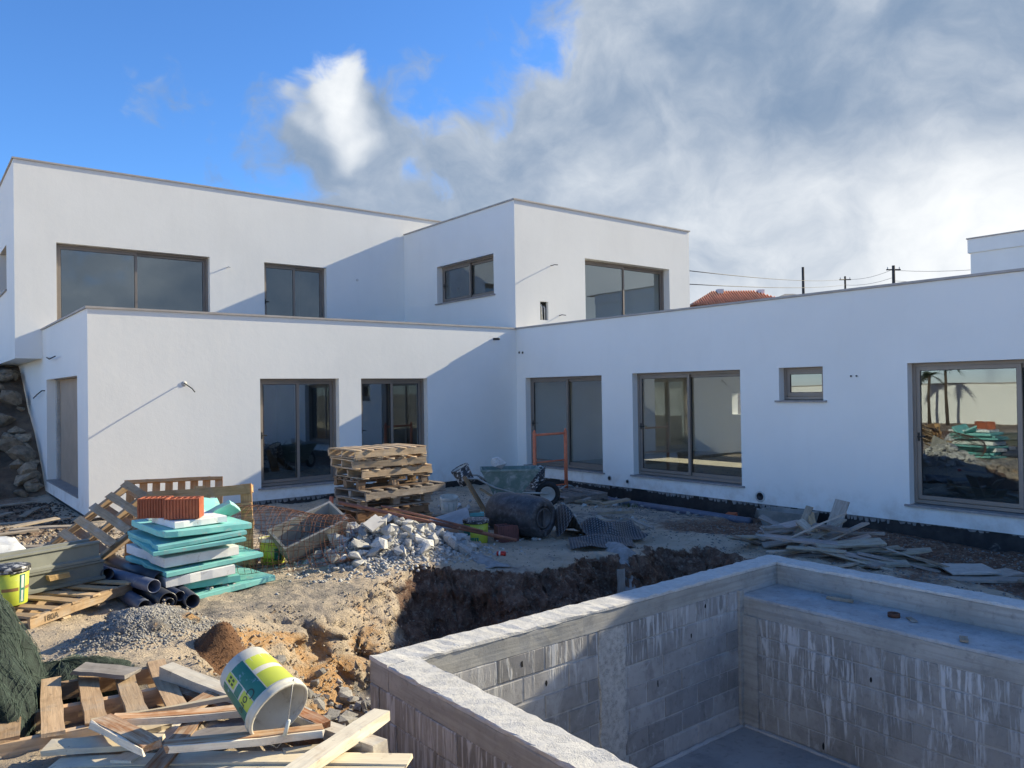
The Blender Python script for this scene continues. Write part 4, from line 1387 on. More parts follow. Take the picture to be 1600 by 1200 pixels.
def clay_block(label, loc, rz, mat='clay', L=.30, W=.20, H=.19, grooves=11):
    """hollow clay block: ribbed sides, open cells on top"""
    t = thing('clay_block', label, 'clay block', loc, (0, 0, rz))
    b = MB(); e = .010; wall = .012
    P = []
    def side(p0, p1, n):
        d = Vector(p1) - Vector(p0); nrm = Vector((d.y, -d.x)).normalized()
        for i in range(n):
            for f, o_ in ((0, 0), (.62, 0), (.68, -e), (.94, -e)):
                s = (i + f) / n; P.append(Vector(p0) + d * s + nrm * o_)
    side((-L / 2, -W / 2), (L / 2, -W / 2), grooves); side((L / 2, -W / 2), (L / 2, W / 2), 9)
    side((L / 2, W / 2), (-L / 2, W / 2), grooves); side((-L / 2, W / 2), (-L / 2, -W / 2), 9)
    n = len(P)
    for z in (0, H):
        b.v += [(p.x, p.y, z) for p in P]
    for i in range(n):
        b.f.append((i, (i + 1) % n, n + (i + 1) % n, n + i))
    b.f.append(tuple(range(n - 1, -1, -1)))
    for p in P:                                   # rim towards the cells
        b.v.append((max(-L / 2 + wall + e, min(L / 2 - wall - e, p.x)), max(-W / 2 + wall + e, min(W / 2 - wall - e, p.y)), H))
    for p in P:
        b.v.append((max(-L / 2 + wall + e, min(L / 2 - wall - e, p.x)), max(-W / 2 + wall + e, min(W / 2 - wall - e, p.y)), H - .12))
    for k in (1, 2):
        for i in range(n):
            b.f.append((k * n + i, k * n + (i + 1) % n, (k + 1) * n + (i + 1) % n, (k + 1) * n + i))
    b.f.append(tuple(3 * n + i for i in range(n)))
    link('shell', b.mesh('shell', False), mat, t, loc=(0, 0, 0))
    x0, x1, y0, y1 = -L / 2 + wall + e, L / 2 - wall - e, -W / 2 + wall + e, W / 2 - wall - e
    for i in range(1, 5):
        x = x0 + (x1 - x0) * i / 5
        link('web', MB().box(x - .004, x + .004, y0 + .001, y1 - .001, .05, H - .002).mesh('web'), mat, t, loc=(0, 0, 0))
    for i in range(1, 3):
        y = y0 + (y1 - y0) * i / 3
        link('web', MB().box(x0 + .001, x1 - .001, y - .004, y + .004, .05, H - .004).mesh('web'), mat, t, loc=(0, 0, 0))
    return t


clay_block('orange ribbed clay block at the rear of the foam stack', (2.13, 8.86, z0 + .835), R(-32), L=.31, H=.21)
clay_block('orange ribbed clay block at the front of the foam stack', (2.33, 8.52, z0 + .845), R(-30), L=.35, H=.21)

# ------------------------------------------------------------------ black pipes
def pipe(label, p, q, r, color=(1, 1, 1)):
    p, q = Vector(p), Vector(q); L = (q - p).length
    b = MB(); b.lathe([(r, 0), (r, L), (r * .88, L), (r * .88, 0)], 22, True)
    me = b.mesh('drain_pipe', True)
    o = link('drain_pipe', me, 'pvc', None, color=color)
    zq = (q - p).normalized(); x = Vector((0, 0, 1)).cross(zq).normalized(); y = zq.cross(x)
    o.matrix_world = Matrix(((x.x, y.x, zq.x, p.x), (x.y, y.y, zq.y, p.y), (x.z, y.z, zq.z, p.z), (0, 0, 0, 1)))
    return tag(o, label, 'pipe', 'plastic pipes left of the foam stack')


for lab, x, y, r, dz, dx, ln, c in (
        ('thick black pipe at the right front with another pipe inside', 1.99, 7.86, .088, .0, -.10, 2.2, (1, 1, 1)),
        ('thin pipe nested in the mouth of the thick front pipe', 2.0, 7.84, .045, .03, -.10, 1.9, (1.3, 1.3, 1.3)),
        ('blue-grey pipe lying across the top of the pipe pile', 1.90, 8.0, .066, .165, -.30, 2.1, (3.4, 3.6, 4.2)),
        ('black pipe resting against the foam stack', 2.03, 8.25, .085, .13, -.12, 2.0, (1, 1, 1.1)),
        ('slim black pipe in front of the foam stack', 2.11, 7.90, .05, .05, .0, 1.8, (1.6, 1.6, 1.8)),
        ('grey-black pipe at the far right of the pipe pile', 2.20, 7.80, .07, .0, .05, 1.6, (1.3, 1.35, 1.4)),
        ('grey pipe at the front left of the pipe pile', 1.80, 7.93, .066, .0, -.15, 2.0, (3.0, 3.1, 3.2)),
        ('thinnest pipe between the front pipes', 1.89, 7.86, .034, .0, -.12, 1.5, (1.6, 1.6, 1.7)),
        ('upper black pipe beside the grey channels', 1.63, 8.72, .062, .17, -.05, 1.5, (1.1, 1.1, 1.2)),
        ('lower black pipe beside the grey channels', 1.64, 8.58, .078, .03, -.05, 1.6, (1, 1, 1))):
    zp = gz(x, y) + r + dz + .01
    pipe(lab, (x, y, zp), (x + dx, y + ln, max(gz(x + dx, y + ln) + r, zp - .10)), r, c)

# ------------------------------------------------------------------ grey channels, foam lump, lime bucket
def channel(label, o, L, rz):
    prof = [(-.14, 0), (.14, 0), (.14, .025), (.105, .04), (.105, .16), (.125, .17), (.125, .19), (.075, .19), (.075, .045), (-.075, .045), (-.075, .19),
            (-.125, .19), (-.125, .17), (-.105, .16), (-.105, .04), (-.14, .025)]
    b = MB(); b.prism(prof, -L / 2, L / 2)
    c = link('lintel_channel', b.mesh('lintel_channel'), 'channel_grey', None, loc=o, rot=(0, 0, rz))
    return tag(c, label, 'channel', 'grey channels stacked on the flat pallet')


ra = math.atan2(.30, .95)
channel('lower grey channel lying on the flat pallet', (1.02, 8.68, zb_ + .142), 1.15, ra)
channel('upper grey channel stacked on the other', (1.0, 8.69, zb_ + .336), 1.12, ra + .02)
b_ = board('wood_wedge', .16, .08, .05, None, (1.17, 8.585, zb_ + .26), ra, (1.3, 1.15, .8), 'wood')
tag(b_, 'small yellow timber wedge between the grey channels', 'wedge')
pail('lime bucket with black lid standing on the flat pallet', basis((.74, 8.18, zb_ + .16), (.5, -.86, 0), (.86, .5, 0)), 'pail_lime', 'pail_black', .135, .155, .33,
     [(-4, 16, .02, .27, 'label_green'), (2, 10, .03, .13, 'print_white'), (18, 60, .13, .16, 'label_brown'), (-60, -8, .13, .16, 'label_brown'), (1, 11, .15, .26, 'print_white')],
     None, 'pail_black', False)
t = thing('foam_crusted_crate', 'crate crusted with white foam at the left edge', 'crate', (.72, 9.95, gz(.72, 9.95)))
link('crate_body', MB().box(-.30, .30, -.28, .28, 0, .34).mesh('crate_body'), 'wood', t, loc=(0, 0, 0))
b = MB(); rd = random.Random(2); n = 9
for i in range(n):
    for j in range(n):
        u, v = i / (n - 1) * 2 - 1, j / (n - 1) * 2 - 1
        ed = max(abs(u), abs(v)) > .99
        b.v.append((u * .335 + rd.uniform(-.012, .012), v * .315 + rd.uniform(-.012, .012), (.36 if ed else .50) + rd.uniform(-.025, .025)))
for i in range(n - 1):
    for j in range(n - 1):
        b.f.append((i * n + j, (i + 1) * n + j, (i + 1) * n + j + 1, i * n + j + 1))
k = len(b.v); bd = [i * n for i in range(n)] + [(n - 1) * n + j for j in range(1, n)] + [i * n + n - 1 for i in range(n - 2, -1, -1)] + [j for j in range(n - 2, 0, -1)]
for i in bd:
    x, y, z_ = b.v[i]; b.v.append((x * .97, y * .97, .30 + rd.uniform(-.03, .02)))
for i in range(len(bd)):
    b.f.append((bd[i], bd[(i + 1) % len(bd)], k + (i + 1) % len(bd), k + i))
link('foam_crust', b.mesh('foam_crust', True), 'foam_crust', t, loc=(0, 0, 0))

# ------------------------------------------------------------------ rubble heap, mesh roll, tub, poles
rd = random.Random(21)
heap = thing('rubble_heap', 'heap of broken pale concrete rubble before the pallet stack', 'rubble heap', (4.85, 8.95, gz(4.85, 8.95)))
sp = []
while len(sp) < 260:
    x, y = rd.gauss(4.95, .60), rd.gauss(8.62, .42)
    if y < 8.1 or x < 3.9 or (x - 4.9) ** 2 / 1.6 + (y - 8.85) ** 2 / .7 > 1.1:
        continue
    s = rd.choice((.028, .035, .045, .055, .07, .10, .12)) * rd.uniform(.75, 1.3)
    sp.append((x, y, gz(x, y) + s * rd.uniform(.2, .9), s))
sp += [(4.55, 8.35, gz(4.55, 8.35) + .07, .15), (4.75, 8.75, gz(4.75, 8.75) + .09, .13), (5.6, 8.05, gz(5.6, 8.05) + .06, .13), (5.75, 8.2, gz(5.75, 8.2) + .06, .14), (5.2, 8.3, gz(5.2, 8.3) + .06, .12),
       (6.05, 8.35, gz(6.05, 8.35) + .05, .1)]
stones(heap, 'stone_rubble', sp, rd)
pts = [(rd.gauss(4.95, .55), rd.gauss(8.55, .38)) for _ in range(3600)]
pts = [p for p in pts if p[1] > 7.8]
zz = terrain(np.array([p[0] for p in pts]), np.array([p[1] for p in pts]))[0]
pebble_field('rubble_grit', None, None, 'stone_rubble', [(p[0], p[1], z) for p, z in zip(pts, zz)], rng.uniform(.010, .042, len(pts)), heap)
for (x, y, dz, a, lab) in ((4.62, 8.62, .27, .4, 'white board scrap lying on the concrete rubble'), (5.75, 8.95, .22, 1.2, 'white board scrap right of the rubble heap top')):
    o = link('board_scrap', MB().box(-.13, .13, -.08, .08, 0, .025).mesh('board_scrap'), 'white_sheet', None, loc=(x, y, gz(x, y) + dz * .5 + .03), rot=(R(35), R(-18), a))
    tag(o, lab, 'board scrap')


def tub(label, mt, L=.9, W=.48, H=.34):
    t = thing('mortar_tub', label, 'mortar tub'); place(t, mt)
    w = .03; b = MB(); k = .07
    o0 = [(-L / 2 + k, -W / 2 + k), (L / 2 - k, -W / 2 + k), (L / 2 - k, W / 2 - k), (-L / 2 + k, W / 2 - k)]
    o1 = [(-L / 2, -W / 2), (L / 2, -W / 2), (L / 2, W / 2), (-L / 2, W / 2)]
    i1 = [(x - math.copysign(w, x), y - math.copysign(w, y)) for x, y in o1]
    i0 = [(x - math.copysign(w, x), y - math.copysign(w, y)) for x, y in o0]
    b.v = [(*p, 0) for p in o0] + [(*p, H) for p in o1] + [(*p, H) for p in i1] + [(*p, .04) for p in i0]
    b.f = [(3, 2, 1, 0)] + [(r * 4 + i, r * 4 + (i + 1) % 4, r * 4 + 4 + (i + 1) % 4, r * 4 + 4 + i) for r in range(3) for i in range(4)] + [(12, 13, 14, 15)]
    link('shell', b.mesh('shell'), 'tub_concrete', t, loc=(0, 0, 0))
    b = MB(); n = 10; rd2 = random.Random(3)
    for i in range(n):
        for j in range(6):
            b.v.append(((i / (n - 1) - .5) * (L - .28), (j / 5 - .5) * (W - .27), .042 + rd2.uniform(0, .03)))
    for i in range(n - 1):
        for j in range(5):
            b.f.append((i * 6 + j, i * 6 + 6 + j, i * 6 + 7 + j, i * 6 + 1 + j))
    link('dried_mortar', b.mesh('dried_mortar', True), 'cement_dust', t, loc=(0, 0, 0))
    return t


zt = gz(4.05, 9.1)
tub('grey mortar tub tipped on its side behind the rusty mesh', basis((4.02, 9.16, zt + .10), Vector((.93, .0, .30)), Vector((-.2, .85, .36))), .88, .46, .32)
zt = gz(12.5, 7.75)
tub('grey mortar tub standing against the right wing wall', basis((12.55, 7.75, zt - .01), (.10, -1, 0), (1, .1, 0)), .95, .5, .30)

rollt = thing('wire_mesh_roll', 'rusty steel wire mesh loosely rolled in front of the tub', 'wire mesh', (3.7, 8.85, gz(3.7, 8.85)))
b = MB(); c0 = Vector((3.05, 9.25, 0)); ax = Vector((.80, -.60, 0)); side = Vector((.60, .80, 0)); Lr = 1.45
rd = random.Random(9)


def rp(s, th):
    base = c0 + ax * s; r = .36 + .07 * math.sin(s * 2.6 + .5) + .06 * math.sin(th * 2 + s * 2) + .07 * (th / 4)
    p = base + side * (r * 1.12 * math.cos(th)) + UP * (r * math.sin(th) + .38)
    p.z += -.08
    return p


for k in range(27):
    s = Lr * k / 26 + rd.uniform(-.02, .02)
    sk = rd.uniform(-.05, .05)
    b.tube([rp(s + sk * math.sin(i * .4), -1.9 + 5.6 * i / 26) for i in range(27)], .0027, 4, False)
for k in range(40):
    th = -1.9 + 5.6 * k / 39 + rd.uniform(-.05, .05)
    b.tube([rp(Lr * i / 8, th + .05 * math.sin(i + k)) for i in range(9)], .0025, 4, False)
o = link('mesh_wires', b.mesh('mesh_wires', True, False), 'rust', rollt)
o['kind'] = 'stuff'
o.location = Vector(o.location) + Vector((0, 0, gz(3.7, 8.85) - .02))


def pole(name, label, p, q, r, mat, cat):
    t = link(name, MB().tube([p, Vector(p).lerp(Vector(q), .5) + Vector((0, 0, .004)), q], r, 9).mesh(name, True), mat)
    return tag(t, label, cat)


pole('prop_pole', 'long rusty prop pole slanting over the rubble heap', (4.55, 9.45, .57), (6.82, 8.50, -.10), .026, 'rust_pole', 'pole')
pole('prop_tube', 'shorter thin rusty tube beside the long prop pole', (5.05, 9.20, .50), (6.35, 8.66, .07), .016, 'rust_pole', 'pole')
pole('prop_post', 'short orange-red post left of the pallet stack', (4.80, 10.25, -.2), (4.80, 10.20, .55), .03, 'scaffold_paint', 'post')

zz = gz(3.85, 9.6)
pail('lime bucket half hidden behind the rusty mesh', basis((3.62, 9.40, gz(3.62, 9.4) + .02), (-.4, -.9, 0), (.9, -.4, 0)), 'pail_lime', 'pail_white', .14, .16, .32, [(10, 50, .05, .2, 'label_green')], None, None, False)

# ------------------------------------------------------------------ around the black barrel
def lathe_thing(name, label, cat, mt):
    t = thing(name, label, cat); place(t, mt); return t


ad = Vector((.10, -.99, -.02)).normalized()
dc = Vector((7.39, 9.10, gz(7.4, 9.1) + .315))
drum = lathe_thing('plastic_barrel', 'big black dusty barrel lying on its side', 'barrel', basis(dc - ad * .52, UP.cross(ad), UP) if False else Matrix())
zx = UP.cross(ad).normalized()
drum.matrix_world = Matrix(((zx.x, UP.x, ad.x, (dc - ad * .52).x), (zx.y, UP.y, ad.y, (dc - ad * .52).y), (zx.z, UP.z, ad.z, (dc - ad * .52).z), (0, 0, 0, 1)))
b = MB(); b.lathe([(.0001, .03), (.17, .02), (.24, .0), (.285, .025), (.305, .08), (.318, .3), (.320, .52), (.318, .74), (.308, .92), (.29, .99), (.255, 1.025), (.20, 1.035), (.175, 1.03), (.17, .985), (.0001, .985)], 40)
link('shell', b.mesh('shell', True), 'drum_black', drum, loc=(0, 0, 0))
b = MB(); b.lathe([(.165, .987), (.155, 1.02), (.13, 1.025), (.12, .997), (.0001, .997)], 28)
link('cap', b.mesh('cap', True), 'drum_hub', drum, loc=(0, 0, 0))
link('cap_bar', MB().box(-.022, .022, -.15, .15, .998, 1.022).mesh('cap_bar'), 'drum_hub', drum, loc=(0, 0, 0))
for yy in (.215, -.225):
    link('lug', MB().box(-.02, .02, yy - .035, yy + .035, 1.028, 1.05).mesh('lug'), 'drum_hub', drum, loc=(0, 0, 0))
clay_block('dark brown clay block in front of the barrel', (7.02, 8.98, gz(7.02, 8.98)), R(-20), 'clay_dark', .32, .22, .24, 12)
xb2 = Vector((-.55, -.83, 0)); 
pail('lime bucket with dusty black top left of the barrel', basis((6.62, 9.20, gz(6.62, 9.2) - .02), xb2, UP.cross(xb2)), 'pail_lime', 'pail_black', .17, .185, .34,
     [(-75, 10, .03, .10, 'label_green'), (-90, -30, .12, .28, 'label_green')], ('Core', .065, 35, .17, 'print_dark'), 'pail_black', True)
t = thing('drink_can', 'small red drink can lying at the edge of the pit', 'can', (6.05, 7.95, gz(6.05, 7.95) + .034), (R(90), 0, R(40)))
b = MB(); b.lathe([(.0001, 0), (.024, 0), (.033, .012), (.033, .105), (.026, .12), (.0001, .118)], 16)
link('body', b.mesh('body', True), 'can_red', t, loc=(0, 0, 0))
b = MB(); b.lathe([(.0335, .03), (.0337, .034), (.0337, .05), (.0335, .054)], 16)
link('band', b.mesh('band', True), 'print_white', t, loc=(0, 0, 0))


def sheet_mesh(nu, nv, f, uvs=26, thick=.006):
    me = bpy.data.meshes.new('studded_sheet')
    vs = [f(i / (nu - 1), j / (nv - 1)) for i in range(nu) for j in range(nv)]
    fs = [(i * nv + j, (i + 1) * nv + j, (i + 1) * nv + j + 1, i * nv + j + 1) for i in range(nu - 1) for j in range(nv - 1)]
    me.from_pydata([tuple(v) for v in vs], [], fs)
    uv = me.uv_layers.new(name='UVMap')
    for p in me.polygons:
        for li in p.loop_indices:
            vi = me.loops[li].vertex_index
            uv.data[li].uv = (vi // nv / (nu - 1) * uvs * 1.3, vi % nv / (nv - 1) * uvs)
    me.polygons.foreach_set('use_smooth', [True] * len(me.polygons))
    return me


def crumple(ox, oy, dirx, diry, L, W, ridges, seed):
    rd3 = random.Random(seed)
    dx, dy = Vector(dirx).normalized(), Vector(diry).normalized()

    def f(u, v):
        p = Vector((ox, oy, 0)) + dx * (u * L) + dy * (v * W)
        z = gz_fast(p.x, p.y) + .015
        for (cu, cv, ang, w, h, ln) in ridges:
            a = (u - cu) * math.cos(ang) + (v - cv) * math.sin(ang); c_ = -(u - cu) * math.sin(ang) + (v - cv) * math.cos(ang)
            z += h * math.exp(-abs(a / w) ** 1.5) * math.exp(-(c_ / ln) ** 2)
        return Vector((p.x, p.y, z + .01 * math.sin(9 * u + 4 * v)))
    return f


_gc = {}


def gz_fast(x, y):
    """smooth ground height for draped things"""
    k = (round(x, 1), round(y, 1))
    if k not in _gc:
        _gc[k] = float(terrain(np.array([k[0]]), np.array([k[1]]), False)[0][0]) + .03
    return _gc[k]


def solidify(o, t):
    md = o.modifiers.new('thickness', 'SOLIDIFY'); md.thickness = t
    return o


o = solidify(link('studded_sheet', sheet_mesh(44, 30, crumple(7.55, 8.45, RIGHT, FWD, 1.35, .95, [(.10, .35, .25, .09, .46, .6), (.45, .5, .5, .13, .26, .35), (.78, .45, -.5, .10, .20, .5), (.95, .3, .2, .06, .1, .6)], 1)), 'dimple_sheet'), .006)
tag(o, 'crumpled black studded drainage sheet right of the barrel', 'drainage sheet')
o = solidify(link('studded_strip', sheet_mesh(26, 14, crumple(7.15, 7.72, RIGHT * .97 + FWD * .2, FWD, .95, .55, [(.5, .8, 1.4, .2, .10, .8), (.2, .3, .4, .15, .05, .5)], 2), 18), 'dimple_sheet'), .006)
tag(o, 'flat studded sheet strip hanging over the pit edge', 'drainage sheet')

# ------------------------------------------------------------------ clutter between stack, barrel and wing
rd = random.Random(77)
cz = lambda x, y: gz(x, y)
spots = []
for k in range(34):
    l_, d_ = rd.uniform(-1.9, -.25) if k < 20 else rd.uniform(.9, 2.2), rd.uniform(11.3, 13.6) if k < 20 else rd.uniform(12.6, 17)
    q_ = RIGHT * l_ + FWD * d_
    spots.append((q_.x, q_.y))
for k, (x, y) in enumerate(spots):
    a = rd.uniform(0, 3.1)
    o = board('timber_scrap', rd.uniform(.3, .8), rd.uniform(.06, .16), rd.uniform(.02, .06), None, (0, 0, 0), 0, (rd.uniform(.8, 1.15),) * 3, rd.choice(('wood_grey', 'wood_grey', 'wood')))
    place(o, basis((x, y, cz(x, y) + rd.uniform(.04, .14)), (math.cos(a), math.sin(a), rd.uniform(-.25, .35)), (-math.sin(a), math.cos(a), rd.uniform(-.2, .2))))
    tag(o, 'short timber scrap in the clutter around the barrel and wheelbarrow', 'timber', 'timber scraps around the barrel')
cl = thing('clutter_rubble', 'loose grey stones between the barrel and the wheelbarrow', 'rubble', (8.2, 10.6, gz(8.2, 10.6)))
stones(cl, 'stone_rubble', [(x, y, cz(x, y) + .02, rd.uniform(.025, .08)) for x, y in [(lambda v: (v.x, v.y))(RIGHT * rd.uniform(-1.9, 2.4) + FWD * rd.uniform(11.2, 16.5)) for _ in range(140)]], rd)

# ------------------------------------------------------------------ wheelbarrow
za = math.atan2(-.624, .782) + .06
wb = thing('wheelbarrow', 'green mortar-splashed wheelbarrow beyond the barrel', 'wheelbarrow', (9.0, 11.42, gz(9.02, 11.45) + .06), (0, 0, za))
b = MB(); top = [(-.52, -.33), (.56, -.33), (.56, .33), (-.52, .33)]; bot = [(-.30, -.22), (.22, -.2), (.22, .2), (-.30, .22)]
ring = lambda P, z, ins=0: [(x - math.copysign(ins, x), y - math.copysign(ins, y), z) for x, y in P]
b.v = ring(bot, .24) + ring(top, .68) + [(x * 1.03, y * 1.05, .685) for x, y in top] + [(x * 1.03, y * 1.05, .72) for x, y in top] + ring(top, .72, .006) + ring(bot, .25, .006)
b.f = [(3, 2, 1, 0)] + [(r * 4 + i, r * 4 + (i + 1) % 4, r * 4 + 4 + (i + 1) % 4, r * 4 + 4 + i) for r in range(5) for i in range(4)] + [(20, 21, 22, 23)]
link('tray', b.mesh('tray'), 'barrow_green', wb, loc=(0, 0, 0))
for s in (-1, 1):
    link('handle_tube', MB().tube([(-.86, s * .30, .56), (-.60, s * .30, .56), (-.28, s * .26, .38), (.10, s * .20, .27), (.50, s * .10, .24), (.74, s * .07, .22)], .019, 8).mesh('handle_tube', True), 'scaffold_paint' if False else 'wire_steel', wb, loc=(0, 0, 0))
    link('leg', MB().tube([(-.26, s * .22, .36), (-.30, s * .25, .18), (-.33, s * .27, 0), (-.24, s * .25, 0), (-.12, s * .2, .28)], .016, 7).mesh('leg', True), 'wire_steel', wb, loc=(0, 0, 0))
wh = link('wheel', MB().lathe([(.0001, -.02), (.13, -.02), (.14, -.03), (.145, .03), (.13, .02), (.0001, .02)], 20).mesh('wheel', True), 'wire_steel', wb, loc=(.74, 0, .20), rot=(R(90), 0, 0))
link('tyre', MB().lathe([(.146 + .048 + .048 * math.cos(a), .048 * math.sin(a)) for a in [i * math.pi / 5 for i in range(10)]], 24, True).mesh('tyre', True), 'tyre', wh, loc=(0, 0, 0))
b = MB(); rd = random.Random(8); n = 10
for i in range(n):
    for j in range(7):
        u, v = i / (n - 1) * 2 - 1, j / 6 * 2 - 1
        b.v.append((u * .46, v * .28, .60 + .07 * math.exp(-(u + .1) ** 2 * 4 - v * v) + rd.uniform(-.015, .02)))
for i in range(n - 1):
    for j in range(6):
        b.f.append((i * 7 + j, i * 7 + 7 + j, i * 7 + 8 + j, i * 7 + 1 + j))
link('mortar_load', b.mesh('mortar_load', True), 'cement_dust', wb, loc=(0, 0, 0))
wz = wb.location.z
o = link('plaster_lump', hull_mesh(3, 20, .8), 'white_plaster_lump', None, loc=(8.9, 11.60, wz + .80), rot=(.3, .2, .5), scale=(.26, .19, .17)); tag(o, 'white plaster lump heaped on the wheelbarrow', 'plaster lump')


def spattered(label, mt, r=.15, h=.3):
    return pail(label, mt, 'pail_black', 'pail_black', r * .86, r, h, [], None, None, False)


spattered('cement-spattered black bucket tipped over left of the wheelbarrow', basis((8.28, 11.75, wz + .46), (.75, -.45, .45), (.4, .9, 0)), .17, .34)
spattered('cement-spattered black bucket behind the orange scaffold frame, upper', basis((10.75, 12.65, gz(10.7, 12.6) + .36), (1, 0, 0), (0, 1, 0)), .19, .36)
spattered('cement-spattered black bucket beneath the upper one by the scaffold', basis((10.78, 12.62, gz(10.7, 12.6) - .0), (.8, .6, 0), (-.6, .8, 0)), .2, .36)
pail('white bucket with blue band left of the wheelbarrow', basis((7.75, 11.6, gz(7.75, 11.6) + .12), (.9, .3, .1), (-.3, .9, .1)), 'pail_white', 'pail_white', .14, .16, .3, [(-180, 180, .08, .2, 'label_green')], None, None, False)
for (nm, lab, L, W, T, o_, xv, yv, mt_, cl) in (
        ('timber_board', 'brown board leaning beside the tipped black bucket', .75, .24, .03, (8.22, 11.45, .14), (-.35, .35, .85), (.7, .65, 0), 'wood', (.75, .6, .45)),
        ('timber_board', 'brown board leaning left of the wheelbarrow legs', .8, .20, .03, (8.62, 11.25, .02), (-.75, .5, .55), (.5, .8, 0), 'wood', (.8, .66, .5)),
        ('timber_beam', 'short grey beam lying left of the low pallet', .75, .09, .08, (7.35, 10.75, gz(7.35, 10.75) + .18), (.85, -.4, .06), (.4, .85, 0), 'wood_grey', (.9, .85, .75)),
        ('timber_beam', 'thin grey batten behind the lime bucket and barrel', 1.3, .06, .05, (7.0, 9.95, gz(7, 9.95) + .09), (.9, -.45, -.12), (.45, .9, 0), 'wood_grey', (.8, .75, .7)),
        ('timber_block', 'stub of pale timber left of the lime bucket', .35, .12, .12, (6.35, 9.45, gz(6.35, 9.45) + .08), (.9, -.4, .05), (.4, .9, 0), 'wood_grey', (1.3, 1.25, 1.15)),
        ('timber_board', 'reddish board under the slanting prop pole', .8, .16, .03, (5.95, 9.35, gz(5.95, 9.35) + .14), (.9, -.4, -.1), (.4, .9, .2), 'wood', (.7, .5, .4)),
        ('timber_board', 'brown board at the foot of the pallet stack', 1.1, .14, .1, (5.35, 9.62, gz(5.35, 9.62) + .18), (1, -.05, -.03), (0, 1, 0), 'wood', (.95, .75, .55))):
    o = board(nm, L, W, T, None, (0, 0, 0), 0, cl, mt_); place(o, basis(o_, xv, yv)); tag(o, lab, 'timber')
for k, (lab, xo, dz) in enumerate((('dull white board leaning right of the pallet stack', 0, .10), ('second dull white board behind the leaning one', .12, .12))):
    o = link('white_board', MB().box(-.30, .30, -.16, .16, 0, .018).mesh('white_board'), 'white_sheet', None); place(o, basis((6.98 + xo, 10.35 + .2 * k, gz(7, 10.4) + dz), (.75, -.6, .30), (.4, .75, .6))); tag(o, lab, 'board')
o = link('insulation_offcut', MB().box(-.12, .12, -.06, .06, 0, .06).mesh('insulation_offcut'), 'xps', None, loc=(7.65, 10.6, gz(7.65, 10.6) + .17), rot=(0, 0, -.6)); tag(o, 'small teal offcut lying on the low grey pallet', 'insulation offcut')

# ------------------------------------------------------------------ scaffold frame
sc = thing('scaffold_frame', 'orange painted steel scaffold end frame standing by the right wing', 'scaffold frame', (11.46, 13.0, gz(11.46, 13.0) - .02))
W2, Hs = .47, 1.46
for s in (-1, 1):
    link('upright', MB().tube([(s * W2, 0, .02), (s * W2 * .99, 0, Hs)], .042, 10).mesh('upright', True), 'scaffold_paint', sc, loc=(0, 0, 0))
    link('spigot', MB().tube([(s * W2 * .99, 0, Hs + .001), (s * W2 * .99, 0, Hs + .05)], .022, 8).mesh('spigot', True), 'scaffold_paint', sc, loc=(0, 0, 0))
link('top_bar', MB().tube([(-W2 + .034, 0, Hs - .06), (W2 - .034, 0, Hs - .06)], .028, 10).mesh('top_bar', True), 'scaffold_paint', sc, loc=(0, 0, 0))
for z in (.22, .78):
    link('cross_bar', MB().tube([(-W2 + .034, 0, z), (W2 - .034, 0, z + .01)], .017, 8).mesh('cross_bar', True), 'scaffold_paint', sc, loc=(0, 0, 0))
link('foot_hoop', MB().tube([(W2 - .28, -.02, .0), (W2 - .22, -.02, .12), (W2 - .04, -.02, .2), (W2 + .14, -.02, .18), (W2 + .3, -.02, .08), (W2 + .34, -.02, -.02)], .018, 8).mesh('foot_hoop', True), 'wire_steel', sc, loc=(0, 0, 0))

# ------------------------------------------------------------------ boards heaped beside the pool
rd = random.Random(33)
gpl = 'old formwork boards heaped between pool and wing'


def heap_board(lab, o_, xv, yv, L, W, T=.025, cl=(1, 1, 1), mt_='wood_grey'):
    o = board('formwork_board', L, W, T, None, (0, 0, 0), 0, cl, mt_)
    place(o, basis(o_, xv, yv)); tag(o, lab, 'board', gpl)


cnt = 0
for i in range(44):
    t = rd.random()
    cx, cy = 10.05 + rd.gauss(0, .42) + .3 * t, 6.35 - t * 1.5 + rd.gauss(0, .28)
    hh = .46 * math.exp(-((cx - 10.3) ** 2 / .5 + (cy - 5.9) ** 2 / .55))
    z = gz(cx, cy) + .03 + hh * rd.random()
    a = math.atan2(-.624, .782) + rd.gauss(0, .5)
    L = rd.uniform(.45, 1.15); W = rd.uniform(.07, .2)
    tl = rd.gauss(0, .12) + hh * .9 * rd.uniform(-1, 1)
    k = rd.uniform(.85, 1.4)
    heap_board('weathered grey board lying in the low heap beside the pool', (cx, cy, z), (math.cos(a), math.sin(a), tl), (-math.sin(a), math.cos(a), rd.gauss(0, .18)), L, W, rd.choice((.02, .025, .03)),
               (k, k * rd.uniform(.93, 1.0), k * rd.uniform(.85, 1.0)))
gzz = lambda x, y: gz(x, y)
heap_board('wide grey board propped upright on top of the board heap', (10.62, 5.82, gz(10.6, 5.8) + .34), (.45, .03, .52), (-.35, .95, .1), .95, .20, .025, (1.25, 1.25, 1.25))
heap_board('board leaning to the left behind the propped wide board', (10.42, 6.22, gz(10.4, 6.2) + .28), (.55, .1, .42), (-.3, .9, .35), .9, .11, .03, (1.0, .92, .8))
heap_board('brown board crossing the heap top behind the wide board', (10.45, 6.05, gz(10.4, 6.0) + .30), (.5, .35, .25), (-.6, .8, .3), .8, .10, .03, (1.0, .85, .65), 'wood')
heap_board('short nail-holed board end pointing out of the heap top', (10.28, 6.06, gz(10.2, 6.0) + .33), (-.3, -.6, -.2), (.8, -.4, .4), .35, .12, .05, (1.3, 1.25, 1.15))
